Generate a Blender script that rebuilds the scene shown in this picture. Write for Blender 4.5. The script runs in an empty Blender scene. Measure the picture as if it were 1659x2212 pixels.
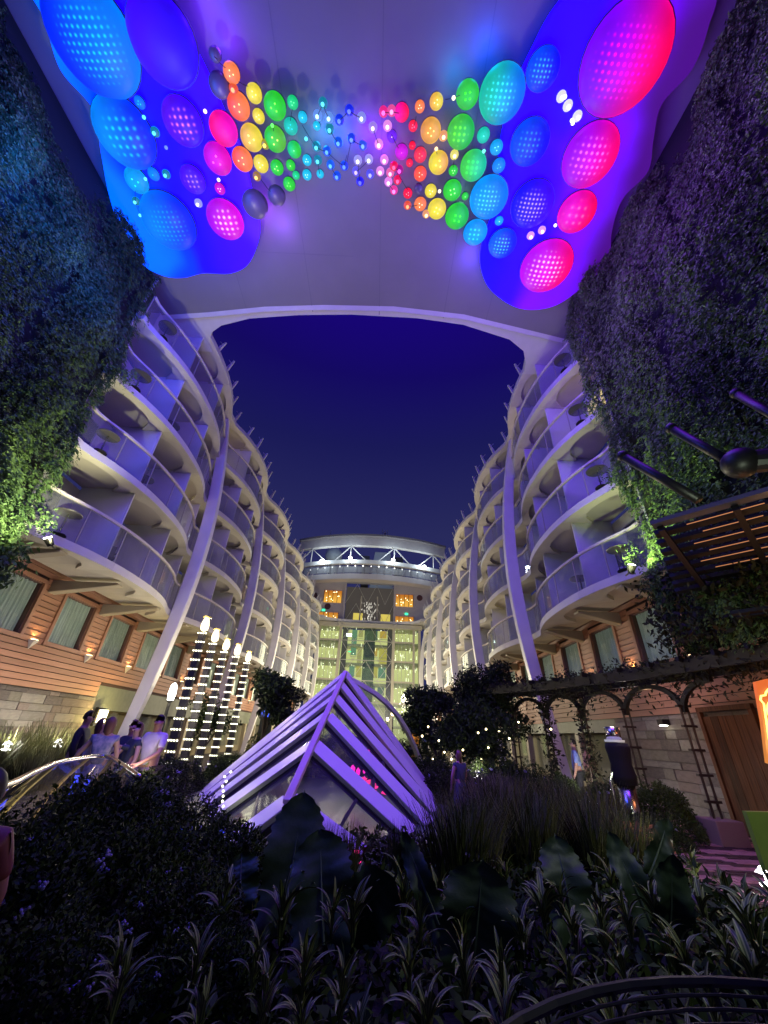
import bpy, bmesh, math, random
import numpy as np
from mathutils import Vector, Matrix, Euler
R = math.radians
SC = bpy.context.scene
COL = SC.collection
rnd = random.Random(7)
rng = np.random.default_rng(7)

# ------------------------------------------------------------------ camera
EYE = 1.6
PITCH, ROLL = R(30.25), R(2.75)
FW = Vector((0, math.cos(PITCH), math.sin(PITCH)))
_r0 = Vector((1, 0, 0)); _u0 = _r0.cross(FW)
RT = math.cos(ROLL) * _r0 + math.sin(ROLL) * _u0
UP = -math.sin(ROLL) * _r0 + math.cos(ROLL) * _u0
cd = bpy.data.cameras.new('camera'); cam = bpy.data.objects.new('camera', cd); COL.objects.link(cam)
cam.matrix_world = Matrix(((RT.x, UP.x, -FW.x, 0), (RT.y, UP.y, -FW.y, 0), (RT.z, UP.z, -FW.z, EYE), (0, 0, 0, 1)))
cd.sensor_fit = 'VERTICAL'; cd.sensor_height = 36; cd.lens = 36 * 830 / 2212
cd.clip_start = 0.05; cd.clip_end = 800
SC.camera = cam

def ray(px, py):
    return FW + RT * ((px - 829.5) / 830) - UP * ((py - 1106) / 830)
def at_z(px, py, z):
    d = ray(px, py); s = (z - EYE) / d.z
    return Vector((d.x * s, d.y * s, z))
def at_y(px, py, y):
    d = ray(px, py); s = y / d.y
    return Vector((d.x * s, y, EYE + d.z * s))

# ------------------------------------------------------------------ world, exposure
SC.render.engine = 'CYCLES'
SC.cycles.use_denoising = True
SC.cycles.max_bounces = 5; SC.cycles.diffuse_bounces = 2; SC.cycles.glossy_bounces = 3
SC.cycles.transmission_bounces = 4; SC.cycles.transparent_max_bounces = 12
SC.cycles.sample_clamp_indirect = 4; SC.cycles.caustics_reflective = False; SC.cycles.caustics_refractive = False
SC.view_settings.view_transform = 'Standard'; SC.view_settings.look = 'None'
SC.view_settings.gamma = 1; SC.view_settings.use_curve_mapping = False
SC.view_settings.exposure = 0
W = bpy.data.worlds.new('World'); SC.world = W; W.use_nodes = True
nt = W.node_tree; nt.nodes.clear()
out = nt.nodes.new('ShaderNodeOutputWorld')
sky = nt.nodes.new('ShaderNodeTexSky'); sky.sky_type = 'NISHITA'; sky.sun_disc = False
sky.sun_elevation = R(-7); sky.sun_rotation = R(200)
b1 = nt.nodes.new('ShaderNodeBackground'); b1.inputs[1].default_value = 0.05
nt.links.new(sky.outputs[0], b1.inputs[0])
tc = nt.nodes.new('ShaderNodeTexCoord'); sx = nt.nodes.new('ShaderNodeSeparateXYZ')
nt.links.new(tc.outputs['Generated'], sx.inputs[0])
rp = nt.nodes.new('ShaderNodeValToRGB'); nt.links.new(sx.outputs[2], rp.inputs[0])
e = rp.color_ramp.elements
e[0].position = 0.0; e[0].color = (0.030, 0.035, 0.115, 1)
e[1].position = 0.9; e[1].color = (0.010, 0.0005, 0.22, 1)
for q, c in ((.45, (.021, .023, .105)), (.64, (.010, .010, .095)), (.76, (.007, .003, .12))):
    m = e.new(q); m.color = (*c, 1)
b2 = nt.nodes.new('ShaderNodeBackground'); b2.inputs[1].default_value = 1.0
nt.links.new(rp.outputs[0], b2.inputs[0])
ad = nt.nodes.new('ShaderNodeAddShader'); nt.links.new(b1.outputs[0], ad.inputs[0]); nt.links.new(b2.outputs[0], ad.inputs[1])
nt.links.new(ad.outputs[0], out.inputs[0])

LIGHTS = []
def light(name, kind, loc, power, color, radius=0.1, target=None, angle=60, blend=.5, parent=None, size=None):
    l = bpy.data.lights.new(name, kind); l.energy = power; l.color = color
    if kind == 'AREA': l.size = size or 1
    elif kind != 'SUN': l.shadow_soft_size = radius
    if kind == 'SPOT': l.spot_size = R(angle); l.spot_blend = blend
    o = bpy.data.objects.new(name, l); COL.objects.link(o); o.location = loc
    if target is not None:
        o.rotation_euler = (Vector(target) - Vector(loc)).to_track_quat('-Z', 'Y').to_euler()
    LIGHTS.append(o)
    return o
sun = light('moon', 'SUN', (0, 0, 60), 0.01, (.75, .8, 1), target=(8, 20, 0)); sun.data.angle = R(.5)

# ------------------------------------------------------------------ materials
MATS = {}
def mat(name, col, rough=.6, metal=0, var=0, scale=6, bump=0, bscale=40, emit=None, es=1, col2=None, spec=.5, alpha=1, stretch=None, coat=0, trans=0):
    if name in MATS: return MATS[name]
    m = bpy.data.materials.new(name); m.use_nodes = True
    n = m.node_tree; p = n.nodes['Principled BSDF']
    p.inputs['Base Color'].default_value = (*col, 1); p.inputs['Roughness'].default_value = rough
    p.inputs['Metallic'].default_value = metal; p.inputs['Specular IOR Level'].default_value = spec
    p.inputs['Alpha'].default_value = alpha
    p.inputs['Coat Weight'].default_value = coat
    p.inputs['Transmission Weight'].default_value = trans
    if emit:
        p.inputs['Emission Color'].default_value = (*emit, 1); p.inputs['Emission Strength'].default_value = es
    if var or bump or col2:
        t = n.nodes.new('ShaderNodeTexCoord'); src = t.outputs['Object']
        if stretch:
            mp = n.nodes.new('ShaderNodeMapping'); mp.inputs['Scale'].default_value = stretch
            n.links.new(src, mp.inputs[0]); src = mp.outputs[0]
        if var or col2:
            nz = n.nodes.new('ShaderNodeTexNoise'); nz.inputs['Scale'].default_value = scale; nz.inputs['Detail'].default_value = 4
            n.links.new(src, nz.inputs[0])
            oi = n.nodes.new('ShaderNodeObjectInfo')
            ma = n.nodes.new('ShaderNodeMath'); ma.operation = 'MULTIPLY_ADD'; ma.inputs[1].default_value = .35
            n.links.new(oi.outputs['Random'], ma.inputs[0])
            m2 = n.nodes.new('ShaderNodeMath'); m2.operation = 'SUBTRACT'; m2.inputs[1].default_value = .17
            n.links.new(nz.outputs[0], m2.inputs[0]); n.links.new(m2.outputs[0], ma.inputs[2])
            cr = n.nodes.new('ShaderNodeValToRGB'); n.links.new(ma.outputs[0], cr.inputs[0])
            cr.color_ramp.elements[0].position = .3; cr.color_ramp.elements[1].position = .72
            a = col2 or tuple(min(1, c * (1 + var)) for c in col)
            b = col if col2 else tuple(c * (1 - var) for c in col)
            cr.color_ramp.elements[0].color = (*b, 1); cr.color_ramp.elements[1].color = (*a, 1)
            n.links.new(cr.outputs[0], p.inputs['Base Color'])
        if bump:
            nb = n.nodes.new('ShaderNodeTexNoise'); nb.inputs['Scale'].default_value = bscale; nb.inputs['Detail'].default_value = 5
            n.links.new(src, nb.inputs[0])
            bp = n.nodes.new('ShaderNodeBump'); bp.inputs['Strength'].default_value = bump; bp.inputs['Distance'].default_value = .02
            n.links.new(nb.outputs[0], bp.inputs['Height']); n.links.new(bp.outputs[0], p.inputs['Normal'])
    MATS[name] = m
    return m
def glass(name, tint=(.9, .95, 1), refl=.12, base=None, opac=0.0, rough=.02):
    if name in MATS: return MATS[name]
    m = bpy.data.materials.new(name); m.use_nodes = True; n = m.node_tree
    n.nodes.clear(); o = n.nodes.new('ShaderNodeOutputMaterial')
    tr = n.nodes.new('ShaderNodeBsdfTransparent'); tr.inputs[0].default_value = (*tint, 1)
    gl = n.nodes.new('ShaderNodeBsdfGlossy'); gl.inputs['Roughness'].default_value = rough
    fr = n.nodes.new('ShaderNodeLayerWeight'); pw = n.nodes.new('ShaderNodeMath'); pw.operation = 'POWER'; pw.inputs[1].default_value = 4.5
    n.links.new(fr.outputs['Facing'], pw.inputs[0])
    ad = n.nodes.new('ShaderNodeMath'); ad.operation = 'MULTIPLY_ADD'; ad.inputs[1].default_value = .55; ad.inputs[2].default_value = refl * .4; ad.use_clamp = True
    n.links.new(pw.outputs[0], ad.inputs[0])
    mx = n.nodes.new('ShaderNodeMixShader'); n.links.new(ad.outputs[0], mx.inputs[0])
    last = tr
    if opac:
        df = n.nodes.new('ShaderNodeBsdfDiffuse'); df.inputs[0].default_value = (*(base or (.5, .5, .55)), 1)
        m0 = n.nodes.new('ShaderNodeMixShader'); m0.inputs[0].default_value = opac
        n.links.new(tr.outputs[0], m0.inputs[1]); n.links.new(df.outputs[0], m0.inputs[2]); last = m0
    n.links.new(last.outputs[0], mx.inputs[1]); n.links.new(gl.outputs[0], mx.inputs[2]); n.links.new(mx.outputs[0], o.inputs[0])
    MATS[name] = m; return m
def s2l(c): return tuple((x / 255 / 12.92) if x / 255 <= .04045 else ((x / 255 + .055) / 1.055) ** 2.4 for x in c)
def glow(name, c, s=1.0, c2=None, axis=0, lo=-1, hi=1, base=(.02, .02, .02)):
    """lamp material: emission in one colour, or running to a second colour of LEDs across the object"""
    if name in MATS: return MATS[name]
    m = bpy.data.materials.new(name); m.use_nodes = True; n = m.node_tree; p = n.nodes['Principled BSDF']
    p.inputs['Base Color'].default_value = (*base, 1); p.inputs['Roughness'].default_value = .35
    p.inputs['Emission Color'].default_value = (*c, 1); p.inputs['Emission Strength'].default_value = s
    if c2:
        t = n.nodes.new('ShaderNodeTexCoord'); sp = n.nodes.new('ShaderNodeSeparateXYZ'); n.links.new(t.outputs['Object'], sp.inputs[0])
        mr = n.nodes.new('ShaderNodeMapRange'); mr.interpolation_type = 'SMOOTHSTEP'
        mr.inputs[1].default_value = lo; mr.inputs[2].default_value = hi
        n.links.new(sp.outputs[axis], mr.inputs[0])
        mx = n.nodes.new('ShaderNodeMix'); mx.data_type = 'RGBA'
        mx.inputs[6].default_value = (*c, 1); mx.inputs[7].default_value = (*c2, 1)
        n.links.new(mr.outputs[0], mx.inputs[0]); n.links.new(mx.outputs[2], p.inputs['Emission Color'])
    MATS[name] = m; return m

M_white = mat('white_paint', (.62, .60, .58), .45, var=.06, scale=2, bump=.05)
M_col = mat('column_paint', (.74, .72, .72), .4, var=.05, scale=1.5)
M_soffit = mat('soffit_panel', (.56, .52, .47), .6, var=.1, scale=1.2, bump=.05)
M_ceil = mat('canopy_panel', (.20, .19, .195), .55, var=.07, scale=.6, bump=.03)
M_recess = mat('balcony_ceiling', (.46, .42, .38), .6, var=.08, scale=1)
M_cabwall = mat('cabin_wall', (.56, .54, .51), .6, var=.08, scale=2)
M_part = mat('divider_panel', (.62, .62, .66), .4)
M_rail = mat('rail_wood', (.62, .56, .52), .35)
M_board = mat('clapboard', (.36, .165, .10), .6, var=.16, scale=3, bump=.15, bscale=30, stretch=(1, .15, 1))
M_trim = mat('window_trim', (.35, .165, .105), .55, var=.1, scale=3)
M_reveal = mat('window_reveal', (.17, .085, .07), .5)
M_curt = mat('curtain', (.42, .46, .42), .85, var=.25, scale=14, stretch=(1, 1, .12), emit=s2l((95, 108, 98)), es=.38)  # emission gives the cloth a faint glow in place of room light behind it
M_stone = [mat('stone_a', (.17, .145, .11), .85, var=.22, scale=5, bump=.6, bscale=18), mat('stone_b', (.22, .19, .155), .85, var=.2, scale=5, bump=.6, bscale=18),
           mat('stone_c', (.12, .095, .08), .85, var=.25, scale=6, bump=.6, bscale=18), mat('stone_d', (.18, .135, .11), .85, var=.2, scale=5, bump=.6, bscale=18)]
M_mortar = mat('mortar', (.10, .085, .07), .9, bump=.4)
M_dark = mat('black_metal', (.010, .009, .009), .45, spec=.4)
M_bronze = mat('bronze_metal', (.05, .032, .025), .45, metal=.5)
M_steel = mat('polished_steel', (.62, .60, .58), .22, metal=1)
M_doorwood = mat('brown_door_wood', (.10, .035, .014), .6, var=.45, spec=.15, scale=5, bump=.2, stretch=(1, 6, .4), bscale=20)
M_soil = mat('soil', (.02, .017, .012), .95, var=.3, bump=.6)
M_pave = mat('paving', (.08, .065, .06), .8, var=.2, scale=3, bump=.3)
M_brickd = mat('brick_dark', (.055, .018, .022), .75, var=.25, scale=8, bump=.4)
M_brickl = mat('brick_light', (.36, .17, .18), .75, var=.25, scale=8, bump=.4)
M_glass = glass('rail_glass', (.85, .88, .92), .12, base=(.34, .35, .40), opac=.20)
M_clear = glass('clear_glass', (.88, .92, .95), .1)
M_doorgl = mat('door_glass', (.05, .055, .075), .07, spec=.7, var=.3, scale=1.5)
M_drape = mat('drawn_drape', (.30, .29, .27), .85, var=.25, scale=9, stretch=(1, 1, .08), emit=(.3, .28, .22), es=.12)
M_wgl = glass('window_glass', (.9, .93, .92), .1)
M_yel = glow('lit_room', s2l((235, 185, 80)), .9, c2=s2l((250, 225, 150)), axis=2, lo=-1, hi=1)
M_lampw = glow('lamp_white', (1, .97, .9), 12)
M_lampy = glow('lamp_warm', (1, .78, .38), 9)
M_lanty = glow('lantern_warm', (1, .82, .42), 5)
M_led = glow('led_white', (1, .97, .72), 8)
M_blueled = glow('led_blue', (.05, .08, 1), 3.0)
M_redrefl = glow('led_red', (1, .03, .25), 2.0)
M_pinkrefl = glow('led_pink', (1, .02, .5), 2.0)

def leafmat(name, c, c2=None, scale=1.3, rough=.6, trans=.0):
    return mat(name, c, rough, col2=c2 or tuple(x * 2.2 for x in c), scale=scale, spec=.15)
M_ivy = leafmat('fern_foliage', (.04, .08, .030), (.12, .20, .065), scale=.9)
M_shrub = leafmat('shrub_foliage', (.025, .042, .010), (.055, .08, .018), scale=2)
M_tree = leafmat('tree_foliage', (.020, .032, .014), (.05, .075, .03), scale=1.5)
M_vine = leafmat('vine_foliage', (.016, .018, .010), (.035, .035, .018), scale=2)
M_grass = leafmat('grass_blade', (.05, .06, .02), (.12, .115, .045), scale=3)
M_strap = mat('striped_strap_leaf', (.085, .10, .018), .6, col2=(.26, .30, .10), scale=9, stretch=(1, 1, .25))
M_ear = mat('elephant_ear_leaf', (.026, .045, .022), .5, col2=(.05, .08, .035), scale=2.5, bump=.25, bscale=12, spec=.35)
M_bark = mat('bark', (.05, .035, .025), .9, bump=.5)
M_flower = mat('purple_flower', (.28, .25, .42), .6)

# ------------------------------------------------------------------ mesh builder
class MB:
    def __init__(s): s.v = []; s.f = []; s.sm = False
    def add(s, vs, fs):
        b = len(s.v); s.v += [tuple(v) for v in vs]; s.f += [tuple(b + i for i in f) for f in fs]; return s
    def box(s, c, d, rz=0, M=None):
        x, y, z = d[0] / 2, d[1] / 2, d[2] / 2
        vs = [Vector((a, b, g)) for g in (-z, z) for b in (-y, y) for a in (-x, x)]
        m = M if M is not None else Matrix.Rotation(rz, 3, 'Z')
        c = Vector(c)
        return s.add([c + m @ v for v in vs], [(0, 2, 3, 1), (4, 5, 7, 6), (0, 1, 5, 4), (2, 6, 7, 3), (0, 4, 6, 2), (1, 3, 7, 5)])
    def b2(s, lo, hi):
        return s.box([(a + b) / 2 for a, b in zip(lo, hi)], [abs(b - a) for a, b in zip(lo, hi)])
    def beam(s, a, b, w, h, upv=(0, 0, 1)):
        a, b = Vector(a), Vector(b); d = b - a; L = d.length; d.normalize()
        sd = d.cross(Vector(upv))
        if sd.length < 1e-4: sd = d.cross(Vector((1, 0, 0)))
        sd.normalize(); u = sd.cross(d)
        M = Matrix((sd, d, u)).transposed()
        return s.box((a + b) / 2, (w, L, h), M=M)
    def tube(s, pts, r, n=8, cap=True):
        pts = [Vector(p) for p in pts]; rs = r if isinstance(r, (list, tuple)) else [r] * len(pts)
        vs = []; prev = None
        for i, p in enumerate(pts):
            t = (pts[min(i + 1, len(pts) - 1)] - pts[max(i - 1, 0)]).normalized()
            if prev is None:
                a = t.cross(Vector((0, 0, 1)))
                if a.length < .1: a = t.cross(Vector((1, 0, 0)))
            else: a = prev - t * prev.dot(t)
            a.normalize(); prev = a; b = t.cross(a)
            for k in range(n):
                an = 2 * math.pi * k / n; vs.append(p + (a * math.cos(an) + b * math.sin(an)) * rs[i])
        fs = [(i * n + k, i * n + (k + 1) % n, (i + 1) * n + (k + 1) % n, (i + 1) * n + k) for i in range(len(pts) - 1) for k in range(n)]
        if cap: fs += [tuple(range(n))[::-1], tuple((len(pts) - 1) * n + k for k in range(n))]
        return s.add(vs, fs)
    def lathe(s, prof, c=(0, 0, 0), n=20, sx=1, sy=1):
        c = Vector(c); vs = [c + Vector((r * sx * math.cos(2 * math.pi * k / n), r * sy * math.sin(2 * math.pi * k / n), z)) for r, z in prof for k in range(n)]
        m = len(prof)
        fs = [(i * n + k, i * n + (k + 1) % n, (i + 1) * n + (k + 1) % n, (i + 1) * n + k) for i in range(m - 1) for k in range(n)]
        fs += [tuple(range(n))[::-1], tuple((m - 1) * n + k for k in range(n))]
        return s.add(vs, fs)
    def prism(s, poly, z0, z1):
        n = len(poly); vs = [(p[0], p[1], z0) for p in poly] + [(p[0], p[1], z1) for p in poly]
        return s.add(vs, [tuple(range(n))[::-1], tuple(range(n, 2 * n))] + [(i, (i + 1) % n, n + (i + 1) % n, n + i) for i in range(n)])
    def strip(s, A, B, closed=False):
        n = len(A); vs = list(A) + list(B); m = n if closed else n - 1
        return s.add(vs, [(i, (i + 1) % n, n + (i + 1) % n, n + i) for i in range(m)])
    def ico(s, c, r, sub=1, sc=(1, 1, 1)):
        V, F = ICO[sub]; return s.add([(c[0] + v[0] * r * sc[0], c[1] + v[1] * r * sc[1], c[2] + v[2] * r * sc[2]) for v in V], F)
    def build(s, name, m=None, parent=None, smooth=False, loc=None, kind=None, bevel=0, world=True):
        me = bpy.data.meshes.new(name)
        off = Vector((0, 0, 0))
        if parent is not None and world: off = WLOC(parent)
        base = off + (Vector(loc) if loc is not None else Vector((0, 0, 0)))
        if loc is None and parent is None and world and s.v:
            a = np.array(s.v); base = Vector(((a[:, 0].min() + a[:, 0].max()) / 2, (a[:, 1].min() + a[:, 1].max()) / 2, a[:, 2].min()))
            loc = base
        me.from_pydata([(v[0] - base[0], v[1] - base[1], v[2] - base[2]) for v in s.v], [], s.f)
        if smooth: me.polygons.foreach_set('use_smooth', [True] * len(me.polygons))
        if m: me.materials.append(m)
        me.validate()
        o = bpy.data.objects.new(name, me); COL.objects.link(o)
        if loc is not None: o.location = loc
        if parent is not None: o.parent = parent
        if kind: o['kind'] = kind
        if smooth == 'auto':
            pass
        if bevel:
            b = o.modifiers.new('bevel', 'BEVEL'); b.width = bevel; b.segments = 2; b.limit_method = 'ANGLE'
        return o
def mkico(n):
    b = bmesh.new(); bmesh.ops.create_icosphere(b, subdivisions=n, radius=1)
    b.verts.ensure_lookup_table(); V = [tuple(v.co) for v in b.verts]; F = [tuple(v.index for v in f.verts) for f in b.faces]; b.free(); return V, F
ICO = {1: mkico(1), 2: mkico(2), 3: mkico(3)}
def WLOC(o):
    l = Vector((0, 0, 0))
    while o is not None: l = l + o.location; o = o.parent
    return l
def tag(o, label=None, cat=None, group=None, kind=None):
    if label: o['label'] = label
    if cat: o['category'] = cat
    if group: o['group'] = group
    if kind: o['kind'] = kind
    return o
def thing(name, label, cat, loc=(0, 0, 0), group=None):
    o = bpy.data.objects.new(name, None); COL.objects.link(o); o.location = loc; o.empty_display_size = .2
    return tag(o, label, cat, group)
def node(name, parent, loc=None):
    o = bpy.data.objects.new(name, None); COL.objects.link(o); o.parent = parent
    if loc is not None: o.location = Vector(loc) - WLOC(parent)
    return o
CH = {}
def copy_tree(o, loc=None, parent=None, label=None, rz=None, scale=None):
    c = o.copy(); COL.objects.link(c)
    if parent is not None: c.parent = parent
    if loc is not None: c.location = loc
    if rz is not None: c.rotation_euler.z = rz
    if scale is not None: c.scale = (scale,) * 3
    if label: c['label'] = label
    for ch in [x for x in o.children]:
        if ch.type != 'LIGHT': copy_tree(ch, parent=c)
    return c
def inst(o, name, loc, parent=None, scale=None, rot=None, m=None):
    """a further piece sharing the mesh of o"""
    c = bpy.data.objects.new(name, o.data); COL.objects.link(c)
    if parent is not None: c.parent = parent; c.location = Vector(loc) - WLOC(parent)
    else: c.location = loc
    if scale is not None: c.scale = scale
    if rot is not None: c.rotation_euler = rot
    if m is not None:
        c.material_slots[0].link = 'OBJECT'; c.material_slots[0].material = m
    return c
def mesh_np(name, V, F4, m, parent=None, kind=None, loc=(0, 0, 0)):
    """V (n,3), F4 (k,4) arrays -> mesh object"""
    me = bpy.data.meshes.new(name); n = len(V); k = len(F4)
    me.vertices.add(n); me.vertices.foreach_set('co', np.asarray(V, dtype=np.float32).ravel())
    me.loops.add(k * 4); me.loops.foreach_set('vertex_index', np.asarray(F4, dtype=np.int32).ravel())
    me.polygons.add(k); me.polygons.foreach_set('loop_start', np.arange(k, dtype=np.int32) * 4)
    me.update(calc_edges=True); me.validate()
    if m: me.materials.append(m)
    o = bpy.data.objects.new(name, me); COL.objects.link(o); o.location = loc
    if parent is not None: o.parent = parent
    if kind: o['kind'] = kind
    return o
def leaves(P, size, dirs=None, aspect=.45, droop=0, spread=1.0, szvar=.5):
    """diamond leaves at points P (n,3); returns V,F"""
    n = len(P)
    d = rng.normal(size=(n, 3)) * spread
    if dirs is not None: d = d + dirs
    d[:, 2] -= droop
    d /= np.linalg.norm(d, axis=1)[:, None] + 1e-9
    q = rng.normal(size=(n, 3)); s = np.cross(d, q); s /= np.linalg.norm(s, axis=1)[:, None] + 1e-9
    L = size * (1 + szvar * (rng.random(n) * 2 - 1)); L = L[:, None]
    a = P; b = P + d * L * .5 + s * L * aspect * .5; c = P + d * L; e = P + d * L * .5 - s * L * aspect * .5
    up = np.cross(d, s) * L * .08
    V = np.stack([a, b + up, c, e + up], 1).reshape(-1, 3)
    return V, np.arange(n * 4).reshape(n, 4)

# ================================================================== GROUND
g = MB().box((0, 60, -.5), (400, 400, 1.0)); o = g.build('ground', M_pave, kind='structure')
bed = MB()
bed.prism([(-3.4, 2.2), (-3.4, 4.8), (-3.9, 6.4), (-4.6, 8.2), (-4.6, 22), (4.6, 22), (4.9, 10.5), (4.3, 7.0), (3.2, 5.2), (3.4, 3.2), (2.2, 2.2)], .004, .16)
bed.build('planting_bed_soil', M_soil, kind='structure')
# striped brick path: courses of bricks in wavy light and dark bands
pm = MB().box((0, 0, 0), (.205, .098, .05)).build('brick', M_brickd, world=False)
pth = MB().b2((2.2, 2.0, .004), (8.3, 13, .012)).build('brick_path', mat('path_joint', (.03, .02, .02), .9), kind='structure')
pm.parent = pth; cnt = 0; first = True
bl = MB()
cells = []
for iy in range(0, 90):
    for ix in range(0, 26):
        x = 2.75 + ix * .215 + (iy % 2) * .107; y = 3.2 + iy * .105
        if x > 8.2: continue
        edge = 3.5 + (y - 3) * .28 if y < 7 else 4.6 + (y - 7) * .12
        if x < edge: continue
        lt = math.sin((y + .10 * math.sin(x * 2.1) + .05 * math.sin(x * 5.3)) * 2 * math.pi / .63) > -.05
        cells.append((x * x + (y) ** 2, x, y, lt))
cells.sort()
vis = [c for c in cells if at_y is not None and c[1] / c[2] < 1.25 and 5.2 < c[2] < 9.6]
ind = set(id(c) for c in vis[:290])
B1, B2 = MB(), MB()
for c in cells:
    _, x, y, lt = c
    z = .035 + rnd.uniform(-.004, .004)
    if id(c) in ind:
        if first: first = False; pm.location = Vector((x, y, z)) - WLOC(pth); 
        else: inst(pm, 'brick', (x, y, z), pth, rot=(0, 0, rnd.uniform(-.02, .02)), m=M_brickl if lt else M_brickd)
    else: (B1 if lt else B2).box((x, y, z), (.205, .098, .05), rnd.uniform(-.02, .02))
B1.build('brick_course', M_brickl, pth, kind='stuff'); B2.build('brick_course', M_brickd, pth, kind='stuff')

# ================================================================== SHIP SIDES
P = 8.2; NB = 6; LV = 2.85; HB = 5.7
SIDE = {-1: dict(xp=-9.02, wall=-11.0, up=-10.6, y0=8.7, s=-1), 1: dict(xp=7.12, wall=8.4, up=8.25, y0=9.3, s=1)}
def edge_x(sd, u, off=0):
    t = abs(2 * u - 1); dep = .74 * (1 - min(1, t / .89) ** 2.3)
    return sd['xp'] - sd['s'] * (dep - off)
def bay_pt(sd, u, off=0):
    return edge_x(sd, u, off), sd['y0'] + P * u
NS = 8
stone_src = None
for s, sd in SIDE.items():
    sidew = 'left' if s < 0 else 'right'
    bld = thing('cabin_building', f'long {sidew} side building of the ship with scalloped white balconies over a clapboard storey', 'building', (sd['wall'], sd['y0'], 0))
    # ---- lower wall backing
    bk = MB(); X = sd['wall'] + s * .06
    # windows
    far0 = 12.3 if s < 0 else 12.65
    wins = [(far0 + 2.73 * i - 1.6, far0 + 2.73 * i) for i in range(-1, 16)]
    zb, zt = 3.85, 5.45
    xo = sd['wall']; XI = X - s * .0
    bsrc = MB().box((0, 0, 0), (.04, 1, .156), M=Matrix.Rotation(-s * .16, 3, 'Y')).build('board', M_board, world=False)
    bsrc.parent = bld; bsrc.location = Vector((xo, 9, 2.58)) - WLOC(bld); used_src = False
    row = 0; z = 2.56
    def board(y0, y1, z):
        global used_src
        c = (xo, (y0 + y1) / 2, z)
        return inst(bsrc, 'board', c, bld, scale=(1, y1 - y0 - .012, 1))
    while z < 5.98:
        if z < zb - .16 or z > zt + .18:
            cuts = [3.5] + [17.0 if z < 3.0 and s < 0 else 20] + ([33] if not (z < 3.0 and s < 0) else []) + ([58] if not (z < 3.0 and s < 0) else [])
            if z < 3.0 and s < 0: cuts = [3.5, 9.8, 17.0]
            for a, b in zip(cuts[:-1], cuts[1:]): board(a, b, z)
        else:
            prev = 3.5
            for a, b in wins + [(58, 59)]:
                if a - .13 > prev + .05: board(prev, a - .13, z)
                prev = b + .13
        z += .178
    bsrc.scale = (1, .8, 1); bsrc.location = Vector((xo, 3.1, 2.56)) - WLOC(bld)
    # window parts
    def mkwin(a, b):
        yc = (a + b) / 2; w = b - a
        n = node('window', bld, (xo, yc, zb))
        f = MB()
        for yy in (a - .06, b + .06): f.box((xo - s * .02, yy, (zb + zt) / 2), (.08, .12, zt - zb + .24))
        for zz in (zb - .06, zt + .06): f.box((xo - s * .022, yc, zz), (.084, w + .0, .12))
        f.build('frame', M_trim, n)
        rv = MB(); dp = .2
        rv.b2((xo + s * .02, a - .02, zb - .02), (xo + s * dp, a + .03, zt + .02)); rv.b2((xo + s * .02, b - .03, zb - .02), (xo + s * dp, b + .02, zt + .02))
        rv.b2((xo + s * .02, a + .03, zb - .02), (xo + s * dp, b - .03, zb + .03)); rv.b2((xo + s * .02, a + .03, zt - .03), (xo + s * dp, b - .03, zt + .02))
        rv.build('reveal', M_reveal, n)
        MB().b2((xo + s * .12, a + .03, zb + .03), (xo + s * .13, b - .03, zt - .03)).build('pane', M_wgl, n)
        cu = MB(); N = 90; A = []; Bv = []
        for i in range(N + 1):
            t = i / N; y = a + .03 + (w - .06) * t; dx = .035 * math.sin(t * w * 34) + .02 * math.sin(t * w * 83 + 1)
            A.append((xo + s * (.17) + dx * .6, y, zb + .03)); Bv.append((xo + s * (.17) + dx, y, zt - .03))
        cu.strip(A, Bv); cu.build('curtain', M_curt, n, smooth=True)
        return n
    # cut the wall backing look: deep dark box behind curtain
    w0 = mkwin(*wins[0])
    for i in range(1, len(wins)):
        copy_tree(w0, loc=w0.location + Vector((0, wins[i][0] - wins[0][0], 0)), parent=bld)
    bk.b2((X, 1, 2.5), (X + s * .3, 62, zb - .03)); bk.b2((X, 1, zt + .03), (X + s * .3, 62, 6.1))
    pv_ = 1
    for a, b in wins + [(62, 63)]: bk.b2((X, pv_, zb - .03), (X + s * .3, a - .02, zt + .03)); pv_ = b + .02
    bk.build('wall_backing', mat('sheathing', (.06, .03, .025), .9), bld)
    # wedge wall lamps between windows
    if s < 0: ys = [wins[i][1] + .56 for i in range(0, len(wins) - 1)]
    else: ys = [wins[i][1] + .56 for i in range(0, len(wins) - 1)]
    wl = None
    ordn = ['first', 'second', 'third', 'fourth', 'fifth', 'sixth', 'seventh', 'eighth', 'ninth', 'tenth', 'eleventh', 'twelfth', 'thirteenth', 'fourteenth', 'fifteenth', 'sixteenth']
    for i, y in enumerate(ys):
        lab = f'small wedge wall lamp glowing upward on the {sidew} clapboard wall, {ordn[i]} from the near end'
        if wl is None:
            wl = thing('wall_lamp', lab, 'wall lamp', (xo, y, 3.6), f'wedge wall lamps on the {sidew} clapboard wall')
            MB().add([(xo - s * .03, y - .16, 3.78), (xo - s * .03, y + .16, 3.78), (xo - s * .2, y + .1, 3.78), (xo - s * .2, y - .1, 3.78), (xo - s * .03, y, 3.5)],
                     [(0, 3, 2, 1), (0, 1, 4), (1, 2, 4), (2, 3, 4), (3, 0, 4)]).build('lamp_housing', mat('lamp_cream', (.5, .42, .36), .5), wl)
            MB().b2((xo - s * .05, y - .09, 3.785), (xo - s * .15, y + .09, 3.80)).build('bulb', M_lampy, wl)
        else: copy_tree(wl, loc=(xo, y, 3.6), label=lab)
        if y < 42: light('wall_lamp_light', 'SPOT', (xo - s * .13, y, 3.84), 13 if y < 27 else 16, (1, .6, .2), .03, target=(xo + s * .12, y, 4.9), angle=110)
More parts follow.
